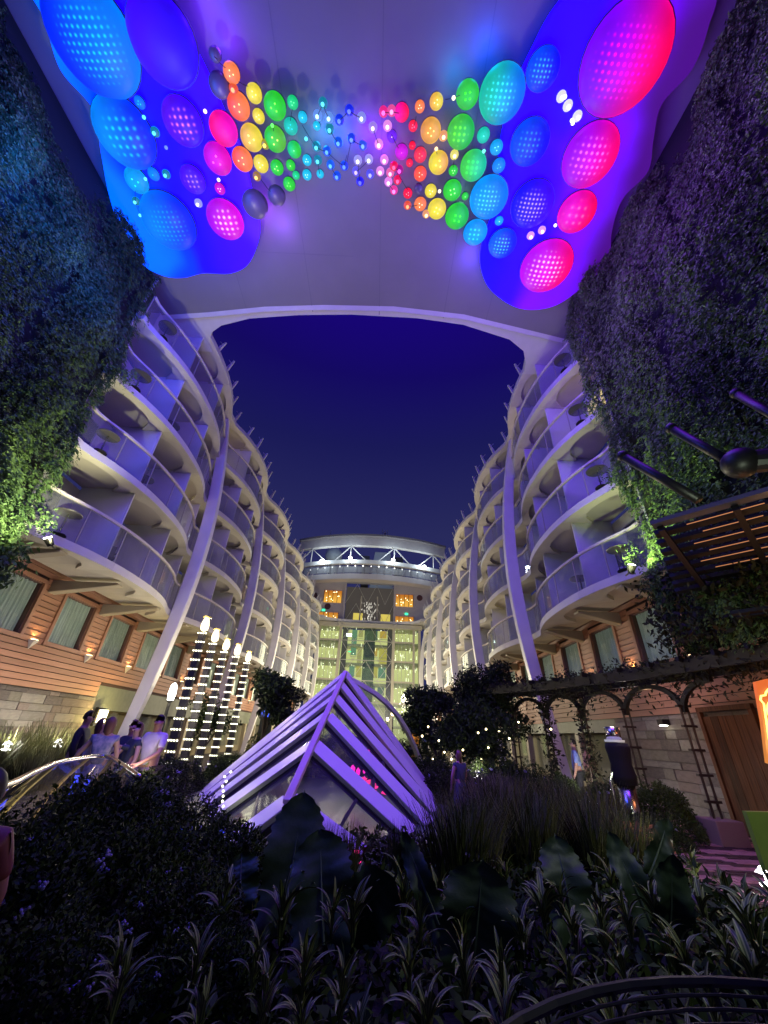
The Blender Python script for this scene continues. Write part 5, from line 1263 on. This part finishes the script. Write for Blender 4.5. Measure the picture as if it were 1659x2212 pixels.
# big round leaves plant right
def ear_leaf(L, Wd, fold=.25, wave=.03, n=13):
    """scalloped elephant ear blade: base at origin, tip along +Y, thin but with thickness"""
    vs = []; fs = []; n = 26
    cols = [-1, -.88, -.6, -.3, 0, .3, .6, .88, 1]
    for i in range(n * 2 + 1):
        t = i / (n * 2)
        w = Wd * .5 * max(.04, math.sin(math.pi * (t * .60 + .20)) ** .8 * max(.02, 1 - max(0, (t - .72) / .28) ** 2.3) ** .6)
        for c in cols:
            sc = 1 + (.045 * (1 if i % 4 in (1, 2) else -1)) * (abs(c) > .95)
            y = L * (t - .20 * abs(c) ** 1.5 * (1 - t) ** 2) + .03 * L * (abs(c) < .01)
            x = c * w * sc
            z = fold * abs(x) * (1 - .5 * abs(c)) + .0045 * math.sin(2 * math.pi * (t * 8 - abs(c) * 1.1)) * min(1, abs(c) * 3) + wave * math.sin(t * 14) * abs(c) - .15 * L * t * t
            vs.append((x, y, z))
    m_ = len(cols)
    for i in range(n * 2):
        for c in range(m_ - 1): a = i * m_ + c; fs.append((a, a + 1, a + m_ + 1, a + m_))
    mb = MB(); mb.add(vs, fs); mb.sm = True
    return mb
ears = [ # px,py of base, depth y, length, width, image angle of tip (deg, 0=up, + = right), tilt away, label
    ((612, 2010), 4.0, .98, .58, 0, 8, 'tall upright elephant ear leaf in front of the pyramid nose'),
    ((700, 2040), 3.7, .72, .58, -12, 10, 'dark broad elephant ear leaf right of the tallest one'),
    ((740, 2000), 3.9, .62, .50, 48, -30, 'bluish elephant ear leaf turned to the right'),
    ((960, 2030), 3.6, .72, .20, -28, 5, 'narrow edge on elephant ear leaf leaning left'),
    ((1020, 2090), 3.5, .62, .62, 12, -8, 'wide dark elephant ear leaf in the middle of the striped plants'),
    ((1240, 2020), 4.0, .68, .46, 4, 12, 'elephant ear leaf standing above the striped plants on the right'),
    ((1420, 2030), 4.2, .78, .30, -14, 4, 'light green elephant ear leaf near the brick path'),
    ((1440, 2060), 4.0, .74, .34, 14, -20, 'blue grey elephant ear leaf beside the brick path'),
    ((1400, 1890), 5.0, .7, .26, 42, 0, 'narrow elephant ear leaf pointing over the brick path'),
    ((520, 1960), 4.3, .42, .40, -20, 20, 'small rounded elephant ear leaf left of the tallest one'),
    ((455, 1925), 5.0, .36, .34, 10, 10, 'small elephant ear leaf beside the shrubs')]
for (pb, y, L, Wd, ang, tilt, lab) in ears:
    b = at_y(*pb, y)
    t = thing('elephant_ear_plant', lab, 'plant', (b.x, b.y, .1), 'elephant ears in front of the pyramid')
    # frame: leaf y axis ~ up rotated by ang in the picture plane, normal towards the viewer
    M = Matrix.Rotation(R(ang), 3, 'Y') @ Matrix.Rotation(R(90 - tilt), 3, 'X')
    L *= .84; Wd *= .8
    mb = ear_leaf(L, Wd, fold=.35 if Wd > .3 else .6)
    mb.v = [tuple(b + M @ Vector(v)) for v in mb.v]
    mb.build('leaf', M_ear, t, smooth=True)
    rib = MB(); rib.tube([b + M @ Vector((0, L * q, .012 - .18 * L * q * q)) for q in np.linspace(0, .95, 7)], [.012, .011, .01, .008, .006, .004, .002], 5); rib.build('midrib', mat('leaf_rib', (.07, .10, .06), .5), t)
    MB().tube([(b.x + .08, b.y + .12, .1), (b.x + .03, b.y + .08, b.z * .55), b], [.022, .016, .012], 6).build('stalk', mat('leaf_stalk', (.05, .06, .045), .5), t)
# striped strap-leaf plants
def strap_mesh(L, w, arch, seed):
    q = random.Random(seed); vs = []; fs = []; n = 10
    for i in range(n):
        t = i / (n - 1); x = L * (.12 + .62 * arch) * t ** 1.35; z = L * (t - .62 * arch * t ** 2.2)
        ww = w * math.sin(math.pi * min(1, t * .90 + .10)) ** .75 * (1 - .25 * t)
        tw = .35 * math.sin(t * 2.2 + seed)
        for c in (-1, -.5, 0, .5, 1): vs.append((x, c * ww, z + (abs(c) * ww * .55) + tw * c * ww))
    for i in range(n - 1):
        for c in range(4): a = i * 5 + c; fs.append((a, a + 1, a + 6, a + 5))
    me = bpy.data.meshes.new('leaf'); me.from_pydata(vs, [], fs); me.polygons.foreach_set('use_smooth', [True] * len(fs)); me.materials.append(M_strap); return me
# pale stripes run along each blade (its own pattern): colour follows the distance from the midrib
_n = M_strap.node_tree; _p = _n.nodes['Principled BSDF']; _t = _n.nodes.new('ShaderNodeTexCoord'); _sp = _n.nodes.new('ShaderNodeSeparateXYZ'); _ab = _n.nodes.new('ShaderNodeMath'); _ab.operation = 'ABSOLUTE'; _cr = _n.nodes.new('ShaderNodeValToRGB')
_n.links.new(_t.outputs['Object'], _sp.inputs[0]); _n.links.new(_sp.outputs[1], _ab.inputs[0]); _mu = _n.nodes.new('ShaderNodeMath'); _mu.operation = 'MULTIPLY'; _mu.inputs[1].default_value = 28; _n.links.new(_ab.outputs[0], _mu.inputs[0]); _n.links.new(_mu.outputs[0], _cr.inputs[0])
_e = _cr.color_ramp.elements; _e[0].position = .10; _e[0].color = (.26, .28, .085, 1); _e[1].position = .95; _e[1].color = (.23, .25, .07, 1)
for q_, c_ in ((.22, (.045, .075, .012)), (.5, (.05, .08, .012)), (.62, (.24, .26, .075))): z_ = _e.new(q_); z_.color = (*c_, 1)
_n.links.new(_cr.outputs[0], _p.inputs['Base Color'])
SM = [strap_mesh(.52, .030, .45, 1), strap_mesh(.58, .034, .75, 2), strap_mesh(.54, .033, 1.0, 3), strap_mesh(.42, .028, .6, 4)]
def strap_plant(x, y, z, sc, lab, grp, n=15):
    t = thing('striped_plant', lab, 'plant', (x, y, z), grp)
    for i in range(n):
        o = bpy.data.objects.new('leaf', SM[(i * 7 + int(x * 10)) % 4]); COL.objects.link(o); o.parent = t
        f = i / n; o.rotation_euler = (r3.gauss(0, .12), -.55 * (1 - f) * r3.random(), i * 2.4 + r3.gauss(0, .2)); o.location = (0, 0, .05 + .16 * r3.random())
        q = sc * r3.uniform(.75, 1.15); o.scale = (q, q * 1.05, q)
cnt = 0
NTH = ['first', 'second', 'third', 'fourth', 'fifth', 'sixth', 'seventh', 'eighth', 'ninth', 'tenth', 'eleventh', 'twelfth', 'thirteenth', 'fourteenth', 'fifteenth', 'sixteenth', 'seventeenth', 'eighteenth', 'nineteenth', 'twentieth']
rowsP = [('front row nearest the camera', np.linspace(-1.05, 2.2, 13), 2.45, .46), ('second row from the camera', np.linspace(-1.2, 2.9, 15), 2.9, .5), ('third row from the camera', np.linspace(-.9, 3.1, 14), 3.4, .55),
         ('fourth row from the camera', np.linspace(-.4, 3.2, 12), 3.95, .6), ('fifth row from the camera', np.linspace(.2, 3.4, 11), 4.6, .62), ('sixth row from the camera', np.linspace(.8, 3.6, 9), 5.3, .62), ('row beside the tall grasses', np.linspace(2.2, 4.1, 6), 6.2, .62)]
for lab, xs, y, sc in rowsP:
    for i, x in enumerate(xs): strap_plant(x + r3.gauss(0, .06), y + r3.gauss(0, .10), .16 + .22 * (y < 4.2), sc * r3.uniform(.72, 1.1), f'striped strap leaf plant, {NTH[i]} from the left in the {lab}', 'striped strap leaf plants in the right bed', 18)
Pp = np.stack([rng.uniform(-1.2, 4.0, 16000), rng.uniform(2.3, 7.5, 16000), rng.uniform(.10, .40, 16000)], 1)
leafthing('ground_cover', 'low dark leafy ground cover filling the bed between the striped plants', 'ground cover', Pp, .10, M_shrub, kind='stuff')
Pp = np.stack([rng.normal(4.25, .2, 900), rng.normal(8.1, .25, 900), rng.uniform(.1, .5, 900)], 1)
leafthing('flowering_plant', 'orange red flowering plant beside the brick path', 'plant', Pp, .10, mat('orange_foliage', (.45, .12, .03), .5, col2=(.08, .06, .02), scale=6))

# ================================================================== CURVED GLASS RAILING (left)
rail = thing('glass_railing', 'curved glass railing with bright steel handrail and tan posts on the left', 'railing', (-3.7, 5.6, 0))
T = [Vector(p) for p in ((-2.35, 2.6, 1.12), (-2.55, 3.1, 1.15), (-2.80, 3.72, 1.16), (-3.33, 4.70, 1.16), (-3.87, 5.80, 1.16), (-4.16, 6.90, 1.16), (-4.02, 7.05, 1.155), (-3.65, 6.62, 1.14), (-3.10, 5.95, 1.11), (-2.62, 5.32, 1.09))]
def cr(P_, n=5):
    o = []
    for i in range(len(P_) - 1):
        p0, p1, p2, p3 = P_[max(0, i - 1)], P_[i], P_[i + 1], P_[min(len(P_) - 1, i + 2)]
        for t in np.linspace(0, 1, n, endpoint=False): o.append(.5 * ((2 * p1) + (-p0 + p2) * t + (2 * p0 - 5 * p1 + 4 * p2 - p3) * t * t + (-p0 + 3 * p1 - 3 * p2 + p3) * t ** 3))
    return o + [P_[-1]]
T2 = cr(T, 6)
MB().tube(T2, .028, 10).build('handrail', M_steel, rail, smooth=True)
Bt = [Vector((p.x - .30 - .35 * (p.y < 6.9 and i < 37), p.y + .25, .30)) for i, p in enumerate(T2)]
def glz(i, t):  # curved section of the pane between foot and handrail
    a, b = Bt[i], T2[i]; p = a.lerp(b, t); p.x -= .10 * math.sin(math.pi * t) ; return p
gm = MB(); rows = [[glz(i, t) for i in range(len(T2))] for t in (0, .25, .5, .75, .96)]
for a_, b_ in zip(rows[:-1], rows[1:]): gm.strip(a_, b_)
gm.build('glass_panel', glass('railing_glass', (.72, .72, .78), .25, base=(.2, .19, .22), opac=.28), rail, smooth=True)
M_tan = mat('tan_post', (.55, .44, .28), .45)
for i in (10, 17, 23, 29, 40, 47):
    if i < len(T2):
        pts = [glz(i, t) for t in np.linspace(0, .99, 8)]; m_ = MB()
        for a_, b_ in zip(pts[:-1], pts[1:]): m_.beam(a_ - Vector((.0, 0, 0)), b_, .05, .035, (0, 1, 0))
        m_.build('post', M_tan, rail)
MB().tube([p for p in Bt], .02, 6).build('foot_rail', M_steel, rail)
MB().strip([p + Vector((.12, -.1, -.30)) for p in Bt[:40]], [p + Vector((.12, -.1, -.03)) for p in Bt[:40]]).build('kerb', mat('kerb_dark', (.05, .045, .04), .7), rail)
bs = MB()
for i in (24, 33, 44):
    p = glz(min(i, len(T2) - 1), .45) + Vector((-.5, .6, 0)); bs.b2((p.x - .02, p.y, p.z - .16), (p.x + .03, p.y + .02, p.z + .16))
bs2 = bs
for k, i in enumerate((22, 33, 41)):
    p = glz(i, .5); MB().b2((p.x - .35, p.y + .35, p.z - .13), (p.x - .29, p.y + .37, p.z + .13)).build('blue_light_strip', M_blueled, rail)
yl = MB()
for i in range(26):
    p = Bt[6 + i]; q = p + Vector((.10 + r3.uniform(0, .16), -.1, -.04 + r3.uniform(-.1, .02)))
    yl.ico(q, .018, 1, (1.6, 1.6, .7))
light('kerb_light', 'POINT', (-3.5, 4.6, .42), 4.5, (1, .9, .4), .05); light('kerb_light', 'POINT', (-3.95, 5.7, .42), 4.5, (1, .9, .4), .05); light('kerb_light', 'POINT', (-4.3, 6.7, .45), 5, (1, .75, .45), .05); light('kerb_light', 'POINT', (-3.9, 7.75, 1.0), 12, (1, .82, .72), .15)  # last light is an added fill on the group, not a kerb lamp
Pp = []
for i in range(1600):
    p = Bt[4 + i % 32]; Pp.append((p.x + .16 + abs(r3.gauss(0, .12)), p.y - .12 + r3.gauss(0, .08), .12 + r3.random() * .22))
leafthing('border_plant', 'low leafy border lit yellow along the foot of the glass railing', 'plant', np.array(Pp), .07, mat('lit_leaf', (.10, .15, .04), .4))

# ================================================================== WIRE BENCH (bottom right)
bn = thing('wire_bench', 'black round backed wire bench cut off by the bottom right corner', 'bench', (1.0, .7, 0))
cb = Vector((1.15, .55, 0)); Rb = 1.22
def bp(a, r_, z): return Vector((cb.x + r_ * math.sin(a), cb.y + r_ * math.cos(a), z))
for k in range(18):
    z = .975 - k * .020; r_ = Rb - .022 * k
    MB().tube([bp(a, r_, z) for a in np.linspace(-1.25, 1.3, 22)], .013 if k == 0 else .0045, 6).build('wire_hoop', M_dark, bn)
for a in np.linspace(-1.2, 1.25, 18): MB().tube([bp(a, Rb, .975), bp(a, Rb - .33, .42), bp(a, Rb - .62, .42)], .009, 5).build('wire_rib', M_dark, bn)
for a in (-1.1, -.3, .5, 1.2): MB().tube([bp(a, Rb - .35, .45), bp(a, Rb - .25, 0)], .018, 6).build('leg', M_dark, bn)

# ================================================================== BALCONY FURNITURE
M_tbl = mat('dark_table_top', (.07, .065, .07), .35); M_mesh = mat('chair_mesh', (.05, .05, .06), .7)
def btable(x, y, z, lab):
    t = thing('balcony_table', lab, 'table', (x, y, z), 'round balcony tables')
    MB().lathe([(.33, .66), (.34, .68), (.33, .70)], (x, y, z), n=20).build('table_top', M_tbl, t); MB().tube([(x, y, z + .02), (x, y, z + .66)], .025, 8).build('stem', M_dark, t); MB().lathe([(.2, 0), (.18, .03), (.03, .05)], (x, y, z), n=14).build('foot', M_dark, t)
def bchair(x, y, z, rz, lab):
    t = thing('balcony_chair', lab, 'chair', (x, y, z), 'balcony chairs'); M = Rz(rz); o_ = Vector((x, y, z))
    f = lambda *p: o_ + M @ Vector(p)
    MB().box(f(0, 0, .42), (.48, .46, .03), M=M).build('seat', M_mesh, t); MB().box(f(0, .24, .72), (.48, .03, .5), M=M @ Matrix.Rotation(-.2, 3, 'X')).build('backrest', M_mesh, t)
    for a in (-1, 1):
        for b in (-1, 1): MB().tube([f(a * .24, b * .22, 0), f(a * .24, b * .22, .42 if b > 0 else .64)], .014, 6).build('leg', M_dark, t)
        MB().tube([f(a * .24, -.22, .64), f(a * .24, .26, .66)], .016, 6).build('armrest', M_dark, t)
lv = ['lowest', 'second lowest', 'second highest', 'highest']
for k, (yo, dx) in enumerate(((.95, .75), (.9, .7), (.95, .8), (1.0, .8))):
    btable(-9.02 + .1, 8.7 + yo, 6.0 + LV * k, f'dark round table on the {lv[k]} left balcony by the fern wall'); btable(7.12 - .1, 9.3 + yo, 6.0 + LV * k, f'dark round table on the {lv[k]} right balcony by the fern wall')
btable(-9.0, 12.0, 8.85, 'dark round table past the first divider on the second lowest left balcony'); btable(7.0, 12.7, 6.0, 'dark round table past the first divider on the lowest right balcony')
btable(-9.0, 12.2, 11.7, 'dark round table past the first divider on the second highest left balcony')
bchair(-9.3, 12.2, 6.0, .8, 'dark mesh chair past the first divider on the lowest left balcony'); bchair(7.4, 10.6, 6.0, -.6, 'dark mesh chair on the lowest right balcony beside the table'); bchair(-9.8, 9.6, 6.0, 2.2, 'dark mesh chair beside the table on the lowest left balcony')

# ================================================================== PEOPLE
def skin_mesh(name, joints, edges, radii, m, parent, root=0, lvl=2, sm=True):
    me = bpy.data.meshes.new(name); off = WLOC(parent)
    me.from_pydata([tuple(Vector(j) - off) for j in joints], edges, []); me.materials.append(m)
    o = bpy.data.objects.new(name, me); COL.objects.link(o); o.parent = parent
    sk = o.modifiers.new('skin', 'SKIN'); sk.use_smooth_shade = True
    for i, v in enumerate(me.skin_vertices[0].data):
        r_ = radii[i]; v.radius = r_ if isinstance(r_, tuple) else (r_, r_); v.use_root = (i == root)
    ss = o.modifiers.new('sub', 'SUBSURF'); ss.levels = lvl; ss.render_levels = lvl
    return o
M_hair = [mat('hair_dark', (.015, .01, .008), .5), mat('hair_brown', (.12, .055, .03), .5), mat('hair_auburn', (.20, .09, .06), .5)]
def person(x, y, rz, H, lab, skin, top, bottom, hair, long_hair=False, dress=False, sleeve=.5, armL=(.1, .05), armR=(.1, .05), leanx=0, z=0):
    """rz: facing direction, 0 = towards +Y (away from camera). arm=(forward swing, outward)"""
    s_ = H / 1.75; M = Rz(rz); o_ = Vector((x, y, z))
    f = lambda a, b, c: o_ + M @ Vector((a * s_ + leanx * max(0, c - .9), b * s_, c * s_))
    t = thing('person', lab, 'person', (x, y, z))
    Ms = mat('skin_%d' % int(skin[0] * 100), skin, .5)
    def arm(sd_, sw):
        sh = (sd_ * .18, 0, 1.42); el = (sd_ * (.22 + sw[1]), .28 * math.sin(sw[0]), 1.42 - .28 * math.cos(sw[0]))
        wr = (sd_ * (.20 + sw[1] * .6 - (.10 if sw[0] > .4 else 0)), el[1] + .25 * math.sin(sw[0] * 1.6 + .15), el[2] - .25 * math.cos(sw[0] * 1.6 + .15)); return sh, el, wr
    J = [(0, 0, .95), (0, .01, 1.15), (0, 0, 1.38), (0, .01, 1.50), (0, .02, 1.60), (0, .03, 1.68),
         (.09, 0, .90), (.10, .02, .50), (.10, -.03, .10), (.10, .10, .04), (-.09, 0, .90), (-.10, .02, .50), (-.10, -.03, .10), (-.10, .10, .04)]
    Rr = [.15, .13, .15, .055, .085, .075, .10, .06, .042, .04, .10, .06, .042, .04]
    E_ = [(0, 1), (1, 2), (2, 3), (3, 4), (4, 5), (0, 6), (6, 7), (7, 8), (8, 9), (0, 10), (10, 11), (11, 12), (12, 13)]
    A_ = []
    for sd_, sw in ((1, armR), (-1, armL)):
        sh, el, wr = arm(sd_, sw); b = len(J); d_ = (Vector(wr) - Vector(el)).normalized()
        hd = Vector(wr) + d_ * .07
        J += [sh, el, wr, tuple(hd)]; Rr += [.058, .042, .03, .034]; E_ += [(2, b), (b, b + 1), (b + 1, b + 2), (b + 2, b + 3)]; A_.append((sh, el, wr, b + 3, d_))
        # fingers
        for q in range(5):
            ofs = Vector(((q - 2) * .016, .0, 0)) if q < 4 else Vector((-sd_ * .035, .02, .03)); L = (.075, .085, .08, .065, .05)[q]
            p1 = hd + ofs + d_ * .03; p2 = p1 + d_ * L * .6 + Vector((0, .012, 0)); b2_ = len(J)
            J += [tuple(p1), tuple(p2)]; Rr += [.010, .008]; E_ += [(b + 3, b2_), (b2_, b2_ + 1)]
    skin_mesh('body', [f(*j) for j in J], E_, [r_ * s_ for r_ in Rr], Ms, t)
    # shirt
    J2 = [(0, 0, .92), (0, .01, 1.15), (0, 0, 1.37), (0, .01, 1.46)]; R2 = [.165, .15, .165, .08]; E2 = [(0, 1), (1, 2), (2, 3)]
    for sh, el, wr, _, _ in A_:
        b = len(J2); k = Vector(sh).lerp(Vector(el), min(1, sleeve * 2)); J2 += [sh, tuple(k)]; R2 += [.075, .062]; E2 += [(2, b), (b, b + 1)]
        if sleeve > .5: J2.append(tuple(Vector(el).lerp(Vector(wr), .92))); R2.append(.045); E2.append((b + 1, b + 2))
    skin_mesh('shirt', [f(*j) for j in J2], E2, [r_ * s_ for r_ in R2], top, t)
    if dress:
        MB().lathe([(.17, 1.02), (.19, .9), (.24, .6), (.30, .35), (.29, .33)], (0, 0, 0), n=20).v and None
        d_ = MB().lathe([(.15, 1.05), (.185, .92), (.23, .6), (.29, .32), (.27, .30)], n=20, sy=.8); d_.v = [tuple(f(*v)) for v in d_.v]; d_.build('skirt', bottom, t, smooth=True)
    else:
        J3 = [(0, 0, .96), (.09, 0, .88), (.10, .02, .50), (.10, -.03, .08), (-.09, 0, .88), (-.10, .02, .50), (-.10, -.03, .08)]
        skin_mesh('trousers', [f(*j) for j in J3], [(0, 1), (1, 2), (2, 3), (0, 4), (4, 5), (5, 6)], [r_ * s_ for r_ in (.16, .115, .085, .07, .115, .085, .07)], bottom, t)
    # head details
    hc = f(0, .03, 1.65)
    mb = MB()
    V_, F_ = ICO[3]
    for v in V_: pass
    keepF = [fc for fc in F_ if all((Vector(V_[i]).y < .2 or Vector(V_[i]).z > .6 + .3 * (Vector(V_[i]).y - .5)) and (Vector(V_[i]).z > (-.95 if long_hair else -.45)) for i in fc)]
    mb.add([hc + M @ Vector((v[0] * .096 * s_, v[1] * .104 * s_ - .012, v[2] * (.128 if v[2] > 0 else (.26 if long_hair else .10)) * s_ + .004)) for v in V_], keepF)
    mb.build('hair', hair, t, smooth=True)
    MB().ico(hc + M @ Vector((0, .088 * s_, -.02)), .018 * s_, 1, (1, 1.4, 1.4)).build('nose', Ms, t, smooth=True)
    for q in (-1, 1):
        MB().ico(hc + M @ Vector((q * .032 * s_, .080 * s_, .008)), .011 * s_, 1).build('eye', mat('eye_dark', (.02, .015, .01), .2), t)
        MB().ico(hc + M @ Vector((q * .085 * s_, 0, -.01)), .022 * s_, 1, (.5, 1, 1.4)).build('ear', Ms, t)
        MB().box(f(q * .10, .05, .035), (.09 * s_, .26 * s_, .07 * s_), M=M).build('shoe', mat('shoe', (.05, .03, .02), .5), t, bevel=.02)
    MB().box(hc + M @ Vector((0, .079 * s_, -.048)), (.045 * s_, .01, .012), M=M).build('mouth', mat('lips', (.3, .08, .07), .5), t)
    return t
SK1, SK2, SK3 = (.50, .28, .20), (.38, .20, .14), (.56, .34, .27)
suit = mat('dark_suit', (.02, .02, .024), .8); wht = mat('white_shirt', (.62, .58, .62), .8, var=.1, scale=10); blu = mat('blue_floral', (.10, .15, .28), .8, col2=(.45, .42, .5), scale=14); pale = mat('pale_blue_denim', (.25, .33, .42), .8); shw = mat('white_shawl', (.6, .56, .55), .85, bump=.3); navy = mat('navy_cloth', (.04, .05, .09), .8); khaki = mat('khaki', (.22, .17, .13), .8); pinkw = mat('pale_dress', (.55, .50, .56), .8)
person(-5.75, 8.9, -1.3, 1.78, 'man in a dark suit standing at the left of the group', SK2, suit, suit, M_hair[0], sleeve=1)
person(-5.20, 8.5, -.9, 1.66, 'woman in a white shawl and pale jeans seen from behind', SK1, shw, pale, M_hair[1], long_hair=True, sleeve=1, armR=(.9, .1))
person(-4.78, 8.1, .35, 1.68, 'woman with long reddish hair in a blue floral dress', SK3, blu, blu, M_hair[2], long_hair=True, dress=True, sleeve=.12, armL=(.1, .15))
person(-4.68, 8.75, 2.9, 1.66, 'woman with brown hair leaning in behind the blue dress', SK1, navy, pale, M_hair[1], long_hair=True, sleeve=.6, armL=(1.0, .2))
person(-4.42, 8.45, 2.5, 1.62, 'smiling woman in a pale dress between the blue dress and the man', SK3, navy, pinkw, M_hair[1], long_hair=True, dress=True, sleeve=.2, armR=(.7, 0))
person(-4.02, 8.35, 2.9, 1.76, 'man in a white open collar shirt at the right of the group', SK2, wht, khaki, M_hair[0], sleeve=.42, armL=(.5, .05), armR=(.15, .12))
person(1.95, 10.2, .6, 1.38, 'woman with bare arms in a dark dress right of the pyramid', (.42, .2, .2), navy, navy, M_hair[1], long_hair=True, dress=True, sleeve=.1, armR=(.3, .1))
person(6.0, 13.3, 1.2, 1.75, 'man in a light blue shirt under the pergola', SK1, mat('light_blue_shirt', (.25, .32, .6), .8), suit, M_hair[0], sleeve=.5)
person(6.55, 13.8, -1.9, 1.72, 'woman in a pink top standing beside the blue shirt', SK3, mat('pink_top', (.45, .22, .25), .8), khaki, M_hair[1], long_hair=True, sleeve=.3)
# the seated person cut by the left edge
hp = at_y(-50, 1712, 2.5)
t = person(hp.x, 2.55, .5, 1.50, 'person in a burgundy top with dark brown hair cut off by the left edge', (.30, .12, .10), mat('burgundy_top', (.16, .03, .035), .6), suit, M_hair[0], long_hair=True, sleeve=.4, armR=(.2, .05), z=hp.z - 1.42)
